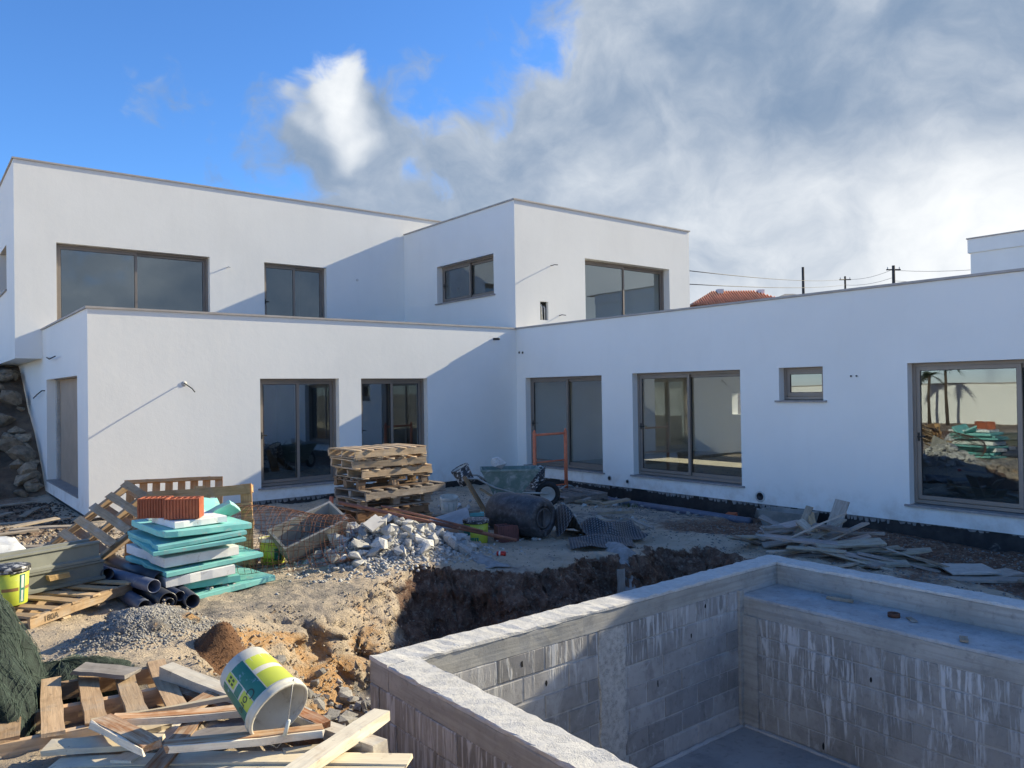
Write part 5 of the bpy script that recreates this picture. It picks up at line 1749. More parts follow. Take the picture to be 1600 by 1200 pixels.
heap_board('pale yellow board at the left end of the heap', (10.3, 6.75, gz(10.3, 6.75) + .10), (.9, -.35, .06), (.3, .9, .1), .7, .12, .025, (1.15, 1.0, .7), 'wood')
heap_board('square grey board tilted at the right end of the heap', (10.35, 4.72, gz(10.35, 4.72) + .13), (.55, -.72, -.30), (.7, .65, -.1), .52, .36, .022, (1.2, 1.22, 1.25))
heap_board('pale wide board on the heap facing the pool', (10.1, 5.30, gz(10.1, 5.3) + .17), (.8, -.55, .03), (.5, .8, .25), .95, .18, .025, (1.3, 1.25, 1.1))
heap_board('square grey board lying flat near the right edge', (10.55, 4.02, gz(10.55, 4.02) + .07), (.75, -.62, 0), (.6, .75, .06), .62, .42, .022, (1.25, 1.28, 1.32))
heap_board('long grey board lying flat at the right edge of the view', (10.45, 3.62, gz(10.45, 3.6) + .03), (.70, -.71, .01), (.7, .7, 0), 1.5, .22, .025, (1.15, 1.15, 1.15))
heap_board('weathered board under the square board near the right edge', (10.75, 3.75, gz(10.75, 3.75) + .04), (.9, -.3, .02), (.3, .9, 0), .7, .3, .025, (1.1, 1.1, 1.1))
heap_board('narrow batten resting on the flat boards at the right', (10.28, 4.28, gz(10.28, 4.28) + .10), (.75, -.35, -.28), (.3, .9, 0), .6, .06, .03, (1.0, .9, .8))
heap_board('board at the right edge lying over the long grey one', (10.72, 3.18, gz(10.7, 3.2) + .09), (.85, -.3, .06), (.3, .9, 0), .8, .16, .03, (1.0, .92, .82))

# drain along the wing and rubble against it
o = link('drain_pipe', MB().tube([(12.55, 14.2, gz(12.5, 14.2) + .05), (12.5, 12, gz(12.5, 12) + .05), (12.4, 10, gz(12.4, 10) + .05), (12.35, 8.4, gz(12.35, 8.4) + .05)], .075, 12).mesh('drain_pipe', True), 'pvc', None, color=(3.6, 3.6, 3.8))
tag(o, 'long dusty grey drain pipe along the right wing', 'pipe')
rd = random.Random(4)
wr = thing('wall_rubble', 'grey rubble tipped along the foot of the right wing', 'rubble', (12.4, 12.8, gz(12.4, 12.8)))
sp = []
for _ in range(90):
    y = rd.choice((rd.gauss(13.2, .5), rd.uniform(8.6, 13.5))); x = 12.45 + rd.gauss(0, .28)
    s = rd.uniform(.025, .075); sp.append((min(x, 12.95), y, gz(x, y) + s * .4, s))
stones(wr, 'stone_dark', sp, rd)
o = clay_block('broken reddish clay block lying by the grey drain', (12.6, 9.0, gz(12.6, 9.0)), .4, 'clay', .25, .18, .1, 9)
o = link('board_scrap', MB().box(-.16, .16, -.1, .1, 0, .02).mesh('board_scrap'), 'white_sheet', None, loc=(12.75, 8.45, gz(12.75, 8.45) + .14), rot=(R(20), R(40), .8)); tag(o, 'white board scrap left of the wall-side mortar tub', 'board scrap')

# grey spill and post in the gully
def drape(name, label, cat, mat, path, wd, lift=.03, seed=1):
    b = MB(); rd4 = random.Random(seed); n = len(path); m_ = 7
    for i, (x, y) in enumerate(path):
        for j in range(m_):
            v = j / (m_ - 1) * 2 - 1
            px, py = x + v * wd * .78, y - v * wd * .62
            b.v.append((px, py, gz(px, py) + lift * (1 - abs(v) ** 3) + rd4.uniform(-.01, .015)))
    for i in range(n - 1):
        for j in range(m_ - 1):
            b.f.append((i * m_ + j, i * m_ + m_ + j, i * m_ + m_ + 1 + j, i * m_ + 1 + j))
    o_ = link(name, b.mesh(name, True), mat)
    return tag(o_, label, cat)


drape('mortar_spill', 'grey mortar spilled down the pit side by the studded sheet', 'mortar spill', 'cement_dust', [(8.05 - .055 * i, 8.0 - .10 * i) for i in range(17)], .16, .06)
drape('mortar_spill', 'whitish mortar spilled over the pit edge below the rubble', 'mortar spill', 'cement_dust', [(5.75 + .02 * math.sin(i * 1.3), 8.25 - .055 * i) for i in range(15)], .17, .012, 3)
o = board('timber_post', .5, .10, .03, None, (0, 0, 0), 0, (1.1, 1.1, 1.1), 'wood_grey'); place(o, basis((7.22, 6.85, -.52), (.08, .1, .95), (.78, -.62, 0))); tag(o, 'grey board end standing in the gully behind the pool', 'board')

# ------------------------------------------------------------------ pit rubble, gravel mound, brown soil
rd = random.Random(12)
pr = thing('pit_rubble', 'dark grey broken stones in the pit beside the pool corner', 'rubble', (2.5, 5.6, gz(2.5, 5.6)))
sp = []
while len(sp) < 240:
    x, y = rd.uniform(1.8, 3.3), rd.uniform(4.2, 6.7)
    if x > 2.66 and y < 5.2:
        continue
    if gz(x, y) > -.22:
        continue
    s = rd.choice((.025, .03, .04, .055, .07, .10)) * rd.uniform(.8, 1.2)
    sp.append((x, y, gz(x, y) + s * .45, s))
stones(pr, 'stone_dark', sp, rd)


def scatter(n, fx, fy, ok=lambda x, y: x == x):
    x = fx(n); y = fy(n); k = ok(x, y); x, y = x[k], y[k]
    return np.stack([x, y, terrain(x, y)[0]], -1)


p = scatter(5200, lambda n: rng.normal(1.5, .24, n), lambda n: rng.normal(6.70, .21, n))
pebble_field('gravel_mound', 'mound of loose grey gravel at the rim of the pit', 'gravel', 'gravel', p, rng.uniform(.008, .02, len(p)))
bx_, by_ = 1.93, 5.98
bz_ = gz(bx_, by_)
be = thing('brown_earth_heap', 'small heap of crumbly brown earth behind the white beam', 'earth heap', (bx_, by_, bz_))
b = MB(); n_ = 28
for i in range(n_):
    for j in range(n_):
        u, v = i / (n_ - 1) * 2 - 1, j / (n_ - 1) * 2 - 1
        x, y = bx_ + u * .34, by_ + v * .30
        b.v.append((x, y, gz(x, y) - .07 + .21 * math.exp(-(u * u + v * v) * 2.4) + random.uniform(-.006, .006)))
for i in range(n_ - 1):
    for j in range(n_ - 1):
        b.f.append((i * n_ + j, i * n_ + n_ + j, i * n_ + n_ + 1 + j, i * n_ + 1 + j))
link('mound', b.mesh('mound', True), 'brown_soil', be)
vb = np.array(b.v); vb = vb[rng.integers(0, len(vb), 2500)] + rng.normal(0, .006, (2500, 3))
pebble_field('crumbs', None, None, 'brown_soil', vb, rng.uniform(.002, .007, len(vb)), be)
p = scatter(9000, lambda n: rng.uniform(-.2, 12.8, n), lambda n: rng.uniform(3.4, 16, n), lambda x, y: ~((x > 2.6) & (x < 8) & (y < 5.3)))
pebble_field('pebbles', 'small pebbles and crumbs strewn over the bare earth', 'pebbles', 'pebble', p, rng.uniform(.004, .02, len(p)) ** 1.0)
p = scatter(2600, lambda n: rng.uniform(9.0, 12.9, n), lambda n: rng.uniform(3, 14.5, n))
pebble_field('site_grit', 'grey and brown grit strewn between pool and right wing', 'grit', 'stone_dark', p, rng.uniform(.006, .03, len(p)))
k_ = rng.integers(0, len(CUT), 9000)
p = CUT[k_] + rng.normal(0, .012, (len(k_), 3))
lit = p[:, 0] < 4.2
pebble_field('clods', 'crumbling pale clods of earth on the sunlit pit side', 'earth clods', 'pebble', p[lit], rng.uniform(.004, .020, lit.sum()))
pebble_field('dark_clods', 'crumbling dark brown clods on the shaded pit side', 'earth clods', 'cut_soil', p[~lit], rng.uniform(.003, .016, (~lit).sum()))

# ------------------------------------------------------------------ foreground timber
gt = 'old timber in the foreground'
dv = Vector((.77, -.64, 0)); dn = Vector((.64, .77, 0))
dp = thing('plank_door', 'cream tongue-and-groove door panel lying across the foreground', 'door panel', (1.05, 3.3, .40))
for i in range(7):
    Lb = 1.55 - (.06 * i if i < 4 else .1)
    c_ = Vector((1.10, 3.40, .425)) - dn * (.112 * i) + dv * (.04 * math.sin(i * 2.2))
    o = board('board', Lb, .108, .022, dp, (0, 0, 0), 0, (1.08, 1.06, 1.0), 'wood_cream', i % 4)
    mt = basis(c_ - dp.location, dv + UP * .005, dn)
    place(o, mt)
for s in (-.55, .45):
    o = board('batten', .75, .09, .025, dp, (0, 0, 0), 0, (1, .95, .85), 'wood_cream', 1); place(o, basis(Vector((1.10, 3.40, .398)) - dn * .33 + dv * s - dp.location, dn, -dv))


def fg(name, label, o0, o1, W, T, mt_, cl, roll=0.0, cat='timber'):
    o0, o1 = Vector(o0), Vector(o1); x = (o1 - o0); L = x.length; x.normalize()
    y = UP.cross(x).normalized(); y = (y * math.cos(roll) + x.cross(y) * math.sin(roll))
    o = board(name, L, W, T, None, (0, 0, 0), 0, cl, mt_)
    place(o, basis((o0 + o1) / 2, x, y)); tag(o, label, cat, gt)
    return o


fg('timber_beam', 'long white-topped brown beam running behind the tipped pail', (1.18, 4.72, .44), (1.66, 3.06, .43), .085, .075, 'wood_painted', (1.1, 1.08, 1.05))
fg('timber_beam', 'brown beam lying flush under the white-topped one', (1.14, 4.60, .385), (1.58, 3.10, .375), .06, .05, 'wood', (.42, .28, .2))
fg('timber_board', 'white painted plank crossing under the window frame', (1.66, 4.48, .36), (.72, 3.66, .445), .10, .022, 'wood_painted', (1.05, 1.03, .98))
fg('timber_beam', 'white painted stud with rough brown edge at the pool corner', (1.80, 3.30, .475), (1.00, 2.86, .50), .085, .05, 'wood_painted', (1.15, 1.12, 1.05))
fg('timber_board', 'splintered pale board at the left end of the door panel', (.50, 4.02, .455), (.92, 3.72, .462), .12, .022, 'wood_cream', (1.0, .98, .92))
fg('timber_board', 'short pale board beside the window frame corner', (.72, 3.98, .435), (1.02, 3.98, .44), .09, .02, 'wood_cream', (1.05, 1.02, .95))
fg('timber_board', 'weathered brown board poking out under the frame corner', (.78, 3.42, .465), (1.14, 3.92, .47), .085, .02, 'wood_flaked', (1, .95, .9))
fg('timber_board', 'grey board end sticking out above the foreground pallet', (.78, 5.02, .47), (1.02, 4.76, .455), .13, .022, 'wood_grey', (1.0, 1.05, 1.15))
fg('timber_board', 'thin pale batten crossing the pallet front', (.70, 4.12, .485), (1.32, 3.93, .50), .028, .02, 'wood_cream', (.95, .9, .8))
fg('timber_board', 'broken brown plank behind the window frame', (1.08, 4.05, .43), (1.40, 4.28, .44), .10, .022, 'wood_flaked', (1, .9, .8))
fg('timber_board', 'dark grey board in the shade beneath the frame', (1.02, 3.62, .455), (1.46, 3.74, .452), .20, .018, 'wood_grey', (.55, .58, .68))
fg('timber_board', 'thin cream lath lying before the white stud', (1.32, 3.28, .452), (1.70, 3.10, .452), .05, .016, 'wood_cream', (1.0, .97, .9))
fg('timber_board', 'pale lath lying in the pit beside the cliff', (2.15, 6.1, gz(2.15, 6.1) + .05), (2.4, 5.5, gz(2.4, 5.5) + .06), .05, .02, 'wood_grey', (1.2, 1.15, 1.05))

fr = thing('window_frame', 'old flaking wooden window frame lying on the cream boards', 'window frame', (1.05, 3.6, .48))
A, Bp, Cp, Dp = Vector((.72, 4.02, .515)), Vector((.82, 3.50, .545)), Vector((1.52, 3.27, .50)), Vector((1.46, 3.66, .50))


def member(p, q_, w, t_, cl, nm='stile', inset=0.0):
    p, q_ = Vector(p), Vector(q_); x = (q_ - p); L = x.length - inset; x.normalize()
    o = board(nm, L, w, t_, fr, (0, 0, 0), 0, cl, 'wood_flaked'); place(o, basis((p + q_) / 2 - fr.location, x, UP.cross(x)))
    e = board('edge_strip', L, .010, .032, o, (0, -w / 2 - .007, -.002), 0, (1.3, 1.25, 1.2), 'wood_painted')
    return o


member(A, Bp, .085, .03, (1.0, .92, .85)); member(Bp, Cp, .065, .03, (1.25, 1.15, 1.05), 'rail', .10); member(A, Dp, .065, .03, (1.2, 1.1, 1.0), 'rail', .10); member(Dp, Cp, .06, .03, (.8, .6, .5), 'stile', .08)

# tipped pail
az = Vector((.21, -.88, -.43)).normalized(); axx = Vector((-.447, -.39, .58)); axx = (axx - az * axx.dot(az)).normalized(); ayy = az.cross(axx)
pm = Vector((1.256, 3.643, .735))
pl = pail('tipped plastic pail with green and lime label resting on old timber', Matrix(), 'pail_white', 'pail_white', .118, .140, .315,
          [(-85, -10, .165, .262, 'label_lime'), (-85, -10, .06, .135, 'label_lime'), (-8, 22, .05, .265, 'label_green'), (24, 48, .18, .266, 'label_lime'), (24, 44, .045, .12, 'label_lime'),
           (49, 90, .04, .262, 'label_green'), (24, 48, .13, .17, 'label_green')], ('Core', .062, 36, .20, 'print_dark'), None, False)
pl.matrix_world = Matrix(((axx.x, ayy.x, az.x, pm.x), (axx.y, ayy.y, az.y, pm.y), (axx.z, ayy.z, az.z, pm.z), (0, 0, 0, 1)))
for k_, (a, z_) in enumerate(((30, .07), (38, .072), (30, .095), (38, .098))):
    link('icon', cyl_patch(.118, .140, .315, a - 2.5, a + 2.5, z_ - .008, z_ + .008, .003, 3).mesh('icon', True, False), 'print_dark', pl, loc=(0, 0, 0))
hp = [(.149, .0, .285), (.149, .01, .33), (.13, .02, .39), (.07, .0, .415), (.0, -.02, .40), (-.08, -.04, .37), (-.14, -.03, .32), (-.148, 0, .285)]
rot_h = Matrix.Rotation(R(120), 4, 'Z')
o = link('handle', MB().tube([rot_h @ Vector(p) for p in hp], .0028, 6).mesh('handle', True), 'wire_steel', pl, loc=(0, 0, 0))
link('grip', MB().tube([rot_h @ Vector((.05, -.01, .412)), rot_h @ Vector((-.02, -.025, .398))], .009, 8).mesh('grip', True), 'print_white', o, loc=(0, 0, 0))

# ------------------------------------------------------------------ green net
def lump(cx, cy, z0_, rx, ry, rz, nu=110, nv=34, seed=0, fold=.16, power=1.0):
    rd5 = np.random.default_rng(seed); b = MB()
    for j in range(nv):
        ph = j / (nv - 1) * math.pi / 2
        for i in range(nu):
            th = 2 * math.pi * i / nu
            w = math.cos(ph)
            f_ = 1 + fold * w * (.55 * math.sin(9 * th + 2.2 * math.sin(ph * 3 + seed)) + .3 * math.sin(21 * th + 3 * ph) + .25 * math.sin(3 * th + 5 * ph + seed)) + rd5.uniform(-.008, .008)
            b.v.append((cx + rx * math.cos(th) * math.cos(ph) ** power * f_, cy + ry * math.sin(th) * math.cos(ph) ** power * f_, z0_ + rz * math.sin(ph) * (1 + .10 * math.sin(5 * th + ph * 2))))
    for j in range(nv - 1):
        for i in range(nu):
            b.f.append((j * nu + i, j * nu + (i + 1) % nu, (j + 1) * nu + (i + 1) % nu, (j + 1) * nu + i))
    return b


net = thing('shade_net', 'big bundle of dark green shade netting at the left edge', 'netting', (.12, 5.25, gz(.12, 5.25)))
b1_ = lump(.08, 5.24, .08, .52, 1.0, .92, seed=1, power=.66)
link('bundle', b1_.mesh('bundle', True), 'net_fabric', net)
b2_ = lump(.74, 5.34, .22, .42, .24, .20, seed=2, fold=.25)
link('tail', b2_.mesh('tail', True), 'net_fabric', net)
bs_ = MB(); rd = random.Random(6)
for k in range(1700):
    src, nu, nv = (b1_, 110, 34) if k < 1350 else (b2_, 110, 34)
    i = rd.randrange(nu); j0 = rd.randrange(0, nv - 8); ln = rd.randrange(4, 14); dr_ = rd.choice((-1, 0, 0, 1, 2))
    pts = []
    for s in range(ln):
        jj = min(j0 + s, nv - 1); ii = (i + dr_ * s // 2) % nu
        x, y, z = src.v[jj * nu + ii]
        lift = .006 + .012 * rd.random()
        cx, cy = (.12, 5.2) if k < 1350 else (.72, 5.36)
        pts.append((x + (x - cx) * lift, y + (y - cy) * lift, z + lift * .8))
    if len(pts) > 2:
        bs_.tube(pts, rd.uniform(.0007, .0015), 3, False)
o = link('loose_strands', bs_.mesh('loose_strands', True, False), 'net_strand', net); o['kind'] = 'stuff'

# ------------------------------------------------------------------ bits on the pool bench
for nm, lab, L, W, T, x, y, a in (('wood_stick', 'short stick lying at the back of the pool bench', .28, .035, .03, 7.50, 4.05, -1.4), ('wood_chip', 'small wood chip on the pool bench edge', .12, .06, .02, 7.13, 2.75, .4), ('wood_chip', 'flat chip beside the pipe socket on the bench', .12, .05, .012, 7.38, 3.3, .8)):
    o = board(nm, L, W, T, None, (x, y, ZL + T / 2 + .004), a, (1.0, .92, .8), 'wood_grey'); tag(o, lab, 'wood scrap')
b = MB(); b.lathe([(.05, 0), (.055, .0), (.055, .035), (.040, .035), (.040, .006), (.0001, .006)], 20)
o = link('pipe_socket', b.mesh('pipe_socket', True), 'rust', None, loc=(7.36, 3.45, ZL + .003)); tag(o, 'round pipe socket sunk in the pool bench', 'pipe socket')

# ------------------------------------------------------------------ boulder bank at the left
bank = thing('boulder_bank', 'steep bank of brown boulders under the overhanging upper floor', 'boulder bank', (1.2, 23.5, -.2))
b = MB(); nx_, ny_ = 24, 24
for i in range(nx_):
    for j in range(ny_):
        x = -6 + 8.69 * i / (nx_ - 1); y = 21.2 + 6.4 * j / (ny_ - 1)
        z = -.4 + 3.9 * (j / (ny_ - 1)) ** .9 + float(fbm(np.array([x]), np.array([y]), 1.7)[0]) * .5
        b.v.append((x, y, min(z, 2.98)))
for i in range(nx_ - 1):
    for j in range(ny_ - 1):
        b.f.append((i * ny_ + j, i * ny_ + ny_ + j, i * ny_ + ny_ + 1 + j, i * ny_ + 1 + j))
link('bank_earth', b.mesh('bank_earth', True), 'bank_soil', bank)
rd = random.Random(17)
for k in range(85):
    x = 2.55 - abs(rd.gauss(0, 1.3)); j = rd.random(); y = 21.25 + 5.9 * j; s = rd.uniform(.16, .48) * (1.1 - .35 * j)
    x = min(x, 2.70 - s * .95)
    z = -.4 + 3.9 * j ** .9
    me = tmat(hull_mesh(rd.randrange(8) + 500, 16, .8), 'boulder')
    link('boulder', me, 'boulder', bank, loc=Vector((x, y, min(z + s * .25, 2.9 - s * .8))) - bank.location, rot=(rd.uniform(-.6, .6), rd.uniform(-.6, .6), rd.uniform(0, 6)), scale=(s, s, s * .8))
rd = random.Random(2)
for k, (x, y, a, L, lab) in enumerate(((1.5, 15.6, .5, 1.6, 'long weathered plank lying at the boulder bank foot'), (1.9, 16.6, -.2, 1.2, 'grey plank lying nearest the side wall'), (1.2, 17.4, .9, 1.5, 'plank pointing towards the entrance doorway'),
                                       (1.0, 14.2, .1, 1.4, 'plank lying alone on the reddish earth at the left'), (1.75, 14.6, -.5, .9, 'short plank on the reddish earth before the corner'), (1.5, 19.0, .3, 1.4, 'plank lying farthest back by the boulders'),
                                       (1.45, 12.6, -.6, 1.3, 'pale plank left of the leaning pallet'), (1.25, 11.9, .2, .9, 'short pale plank nearest the foam-crusted crate'), (2.0, 18.0, 1.2, 1.1, 'plank lying along the doorway sill'))):
    o = board('loose_plank', L, .12, .025, None, (0, 0, 0), 0, (1.1, 1.05, .95), 'wood_grey'); place(o, basis((x, y, gz(x, y) + .05), (math.cos(a), math.sin(a), .02), (-math.sin(a), math.cos(a), .1))); tag(o, lab, 'plank', 'loose planks before the boulder bank')
p = scatter(1800, lambda n: rng.uniform(.6, 2.7, n), lambda n: rng.uniform(11.5, 20, n))
pebble_field('wood_crumbs', 'bark crumbs and rubble strewn before the boulder bank', 'debris', 'bark', p, rng.uniform(.015, .05, len(p)))
p = scatter(500, lambda n: rng.uniform(.7, 2.4, n), lambda n: rng.uniform(10.8, 14.5, n))
pebble_field('clay_crumbs', 'reddish and pale crumbs left of the leaning pallet', 'debris', 'pebble', p, rng.uniform(.02, .06, len(p)))

# ------------------------------------------------------------------ distance: hill, houses, poles
b = MB(); n = 30
for i in range(n):
    for j in range(n):
        s, l = 30 + 120 * i / (n - 1), -70 + 140 * j / (n - 1)
        d = Vector((.88, .47, 0)); e = Vector((-.47, .88, 0)); p_ = d * s + e * l
        hgt = 8.6 * sstep(34, 62, s) * (1 - sstep(40, 68, abs(l))) - .8
        b.v.append((p_.x, p_.y, float(hgt)))
for i in range(n - 1):
    for j in range(n - 1):
        b.f.append((i * n + j, i * n + n + j, i * n + n + 1 + j, i * n + 1 + j))
hill = struct(link('hill', b.mesh('hill', True), 'bank_soil'))

fh = thing('tiled_house', 'distant house with red clay tile roof beyond the right wing', 'house', (64, 45, 7.5))
rr = math.atan2(-.624, .782)
hm = Matrix.Translation((64.2, 45.2, 0)) @ Matrix.Rotation(rr, 4, 'Z')
link('wall', MB().box(-4.2, 4.2, -2.6, 2.6, 6.5, 9.9, hm).mesh('wall'), 'wall_paint_far', fh)
b = MB(); pts = [(-4.9, -3.2, 9.9), (4.9, -3.2, 9.9), (4.9, 3.2, 9.9), (-4.9, 3.2, 9.9), (-2.1, 0, 11.55), (2.0, 0, 11.5)]
b.add([hm @ Vector(p_) for p_ in pts], [(0, 1, 5, 4), (1, 2, 5), (2, 3, 4, 5), (3, 0, 4), (3, 2, 1, 0)])
rf = link('roof', b.mesh('roof'), 'roof_tile', fh)
for k in range(40):                      # rolls of tiles on the slope that shows
    x0 = -4.85 + k * .245
    t = max(0, (-2.1 - x0) / 2.8, (x0 - 2.0) / 2.9) if (x0 < -2.1 or x0 > 2.0) else 0
    topf = 1 - min(t, 1)
    p0 = hm @ Vector((x0, -3.22, 9.93)); p1 = hm @ Vector((x0, -3.2 + 3.2 * topf, 9.95 + 1.62 * topf))
    if topf > .05:
        link('tile_roll', MB().tube([p0, p1], .07, 5).mesh('tile_roll', True), 'roof_tile', rf)
for x_ in (2.6, -1.4):
    link('chimney', MB().box(x_ - .3, x_ + .3, -.6, .1, 10.4, 11.6 if x_ > 0 else 11.7, hm).mesh('chimney'), 'wall_paint_far', rf)
g2 = thing('grey_house', 'distant low house with grey roof right of the tiled one', 'house', (69, 42.5, 7.5))
hm2 = Matrix.Translation((68.9, 42.0, 0)) @ Matrix.Rotation(rr, 4, 'Z')
link('wall', MB().box(-1.6, 1.6, -2, 2, 6.5, 10.6, hm2).mesh('wall'), 'wall_paint_far', g2)
b = MB(); b.add([hm2 @ Vector(p_) for p_ in ((-1.9, -2.2, 10.6), (1.9, -2.2, 10.6), (1.9, 2.2, 10.6), (-1.9, 2.2, 10.6), (-.4, 0, 11.25), (.4, 0, 11.25))], [(0, 1, 5, 4), (1, 2, 5), (2, 3, 4, 5), (3, 0, 4), (3, 2, 1, 0)])
link('roof', b.mesh('roof'), 'roofing', g2)


def utility_pole(label, x, y, zt_, arm=True, r=.11):
    t_ = thing('utility_pole', label, 'utility pole', (x, y, 6.5))
    link('shaft', MB().tube([(0, 0, 0), (0, 0, zt_ - 6.5)], [r * 1.2, r], 8).mesh('shaft', True), 'pole_timber', t_, loc=(0, 0, 0))
    if arm:
        link('crossarm', MB().box(-.6, .6, -.05, .05, zt_ - 6.9, zt_ - 6.8, Matrix.Rotation(rr, 4, 'Z')).mesh('crossarm'), 'pole_timber', t_, loc=(0, 0, 0))
        for s in (-.5, 0, .5):
            link('insulator', MB().tube([Matrix.Rotation(rr, 3, 'Z') @ Vector((s, 0, zt_ - 6.8)), Matrix.Rotation(rr, 3, 'Z') @ Vector((s, 0, zt_ - 6.62))], .04, 6).mesh('insulator'), 'vent_ring', t_, loc=(0, 0, 0))


utility_pole('bare dark pole nearest the tiled roof, no crossarm', 55.35, 32.5, 11.4, False, .10)
utility_pole('short utility pole in the middle of the three', 77.25, 40.6, 13.5, True, .10)
utility_pole('utility pole rightmost, carrying the cable bracket', 65.97, 30.4, 12.2, True, .13)


def sag(p, q_, d):
    return [Vector(p).lerp(Vector(q_), i / 12) - UP * (d * 4 * (i / 12) * (1 - i / 12)) for i in range(13)]


for lab, p_, q_, d in (('upper overhead cable from the house corner to the middle pole', (20.55, 16.2, 5.95), (77.25, 40.6, 13.2), .25), ('lower overhead cable from the house corner to the middle pole', (20.55, 16.2, 5.5), (77.25, 40.6, 12.6), .2),
                       ('overhead cable between the middle and right poles', (77.25, 40.6, 13.2), (65.97, 30.4, 11.9), .3), ('lower overhead cable between the middle and right poles', (77.25, 40.6, 12.6), (65.97, 30.4, 11.2), .25),
                       ('overhead cable from the right pole past the far white block', (65.97, 30.4, 11.8), (60, 17, 10.2), .35), ('lower overhead cable right of the right pole', (65.97, 30.4, 10.9), (60, 17, 9.4), .35)):
    o = link('overhead_cable', MB().tube(sag(p_, q_, d), .015, 5).mesh('overhead_cable', True), 'cable'); tag(o, lab, 'cable', 'overhead cables')

nb = thing('white_block_house', 'white flat-roofed block rising behind the right wing at right', 'building', (44, 4, -.4))
link('wall', wall_mesh('wall', (40, 14.79), (0, -1), EX, 22, -.4, 8.29, .3, []), 'plaster', nb)
link('parapet', wall_mesh('parapet', (39.93, 14.89), (0, -1), EX, 22.1, 8.291, 8.95, .4, []), 'plaster', nb)
link('coping', MB().box(39.88, 40.4, -8, 14.93, 8.951, 9.01).mesh('coping'), 'coping_stone', nb)
link('end_wall', MB().box(40.31, 50, 14.4, 14.79, -.4, 8.29).mesh('end_wall'), 'plaster', nb)
link('end_parapet', MB().box(40.34, 50, 14.4, 14.885, 8.291, 8.95).mesh('end_parapet'), 'plaster', nb)

# ------------------------------------------------------------------ what the panes mirror
bw = thing('boundary_wall', 'long sunlit white boundary wall beyond the yard, mirrored in the panes', 'wall', (-17, 16, -.1))
link('wall_slab', MB().box(-17.3, -17, -6, 48, -.4, 2.05).mesh('wall_slab'), 'boundary_paint', bw)
link('cap', MB().box(-17.34, -16.96, -6, 48, 2.051, 2.1).mesh('cap'), 'coping_stone', bw)


def palm(label, x, y, h, lean):
    t_ = thing('palm_tree', label, 'palm tree', (x, y, gz(x, y)))
    link('trunk', MB().tube([(0, 0, -.1), (lean * .3, .05, h * .5), (lean, 0, h)], [.09, .07, .06], 9).mesh('trunk', True), 'bark', t_, loc=(0, 0, 0))
    rd6 = random.Random(label); b_ = MB()
    for k in range(22):
        a = rd6.uniform(0, 6.28); el = rd6.uniform(-.3, 1.2); L = rd6.uniform(.5, .85)
        prev = None
        for s in range(9):
            u = s / 8; r_ = L * u * math.cos(el * (1 - .4 * u)); z = h + L * (math.sin(el) * u - .75 * u * u)
            c_ = Vector((lean + r_ * math.cos(a), r_ * math.sin(a), z)); sd = Vector((-math.sin(a), math.cos(a), 0)) * (.26 * math.sin(math.pi * min(1, u * .9 + .08)) + .01)
            if s:
                b_.add([c_, c_ + sd - UP * .06 + Vector((math.cos(a), math.sin(a), 0)) * .08, c_ - sd - UP * .06 + Vector((math.cos(a), math.sin(a), 0)) * .08, prev], [(0, 1, 3), (0, 3, 2)])
            prev = c_
    link('crown', b_.mesh('crown', False, False), 'palm_leaf', t_, loc=(0, 0, 0))


palm('taller young palm by the boundary wall, mirrored in the right window', -14.6, 16.4, 3.3, .15)
palm('shorter young palm by the boundary wall, mirrored in the right window', -15.4, 17.6, 2.6, -.1)


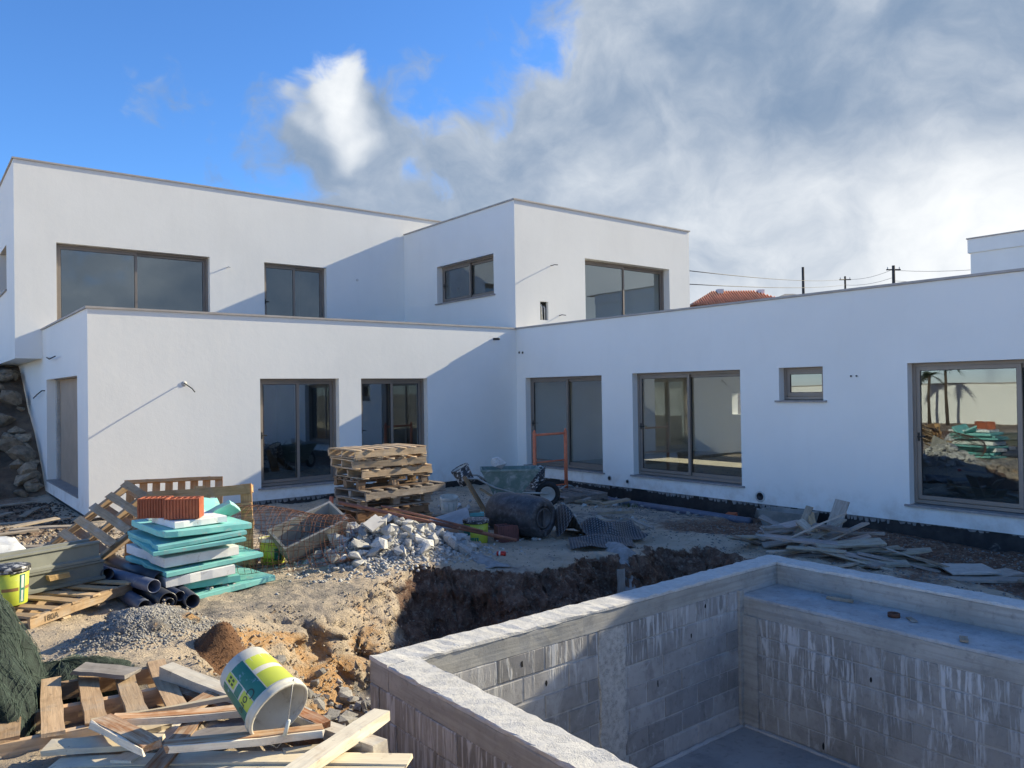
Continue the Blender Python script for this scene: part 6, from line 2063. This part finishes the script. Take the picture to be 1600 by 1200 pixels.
def leafy_tree(label, x, y, h, w, seed):
    t_ = thing('garden_tree', label, 'tree', (x, y, -.4), group='garden trees mirrored in the front panes')
    b_ = MB(); b_.tube([(0, 0, 0), (.1, 0, h * .3), (.05, .1, h * .65)], [.16, .12, .05], 8)
    for k in range(5):
        a = k * 1.3; b_.tube([(.08, 0, h * .3), (math.cos(a) * w * .3, math.sin(a) * w * .3, h * .55), (math.cos(a) * w * .55, math.sin(a) * w * .55, h * .75)], [.07, .045, .02], 6)
    link('trunk', b_.mesh('trunk', True), 'bark', t_, loc=(0, 0, 0))
    r_ = np.random.default_rng(seed); n_ = 5000
    cl = r_.normal(0, 1, (26, 3)) * np.array([w * .42, w * .42, h * .19]) + np.array([0, 0, h * .58])
    c_ = cl[r_.integers(0, 26, n_)] + r_.normal(0, .27, (n_, 3))
    c_[:, 2] = np.maximum(c_[:, 2], .15)
    d1 = r_.normal(0, 1, (n_, 3)); d1 /= np.linalg.norm(d1, axis=1)[:, None]; d2 = np.cross(d1, r_.normal(0, 1, (n_, 3))); d2 /= np.linalg.norm(d2, axis=1)[:, None]
    s_ = r_.uniform(.05, .12, n_)[:, None]
    v_ = np.stack([c_ - d1 * s_, c_ + d2 * s_ * .5, c_ + d1 * s_, c_ - d2 * s_ * .5], 1).reshape(-1, 3)
    me_ = bpy.data.meshes.new('crown'); me_.vertices.add(len(v_)); me_.vertices.foreach_set('co', v_.ravel())
    me_.loops.add(len(v_)); me_.loops.foreach_set('vertex_index', np.arange(len(v_))); me_.polygons.add(n_); me_.polygons.foreach_set('loop_start', np.arange(0, len(v_), 4)); me_.polygons.foreach_set('loop_total', np.full(n_, 4)); me_.update()
    link('crown', me_, 'leaf', t_, loc=(0, 0, 0))


for k, (x, y, h, w) in enumerate(((19, -24, 4.6, 2.4), (23, -26, 5.2, 2.8), (27.5, -25, 4.5, 2.6), (32, -27, 5.0, 2.8), (37, -26, 4.6, 2.6))):
    leafy_tree(('leftmost', 'second from left', 'middle', 'second from right', 'rightmost')[k] + ' garden tree mirrored in the lower front windows', x, y, h, w, k)

# a tuft of weeds by the drain
tu = MB(); rd = random.Random(3)
for k in range(40):
    a = rd.uniform(0, 6.28); r_ = rd.uniform(.02, .10); L = rd.uniform(.06, .16); x, y = 11.9 + rd.gauss(0, .12), 11.0 + rd.gauss(0, .08); z = gz(x, y) - .01
    tip = Vector((x + math.cos(a) * r_, y + math.sin(a) * r_, z + L)); sd = Vector((-math.sin(a), math.cos(a), 0)) * .008
    tu.add([Vector((x, y, z)) - sd, Vector((x, y, z)) + sd, tip], [(0, 1, 2)])
o = link('weed_tuft', tu.mesh('weed_tuft', False, False), 'leaf'); tag(o, 'small green weed tuft by the wing drain', 'weeds')
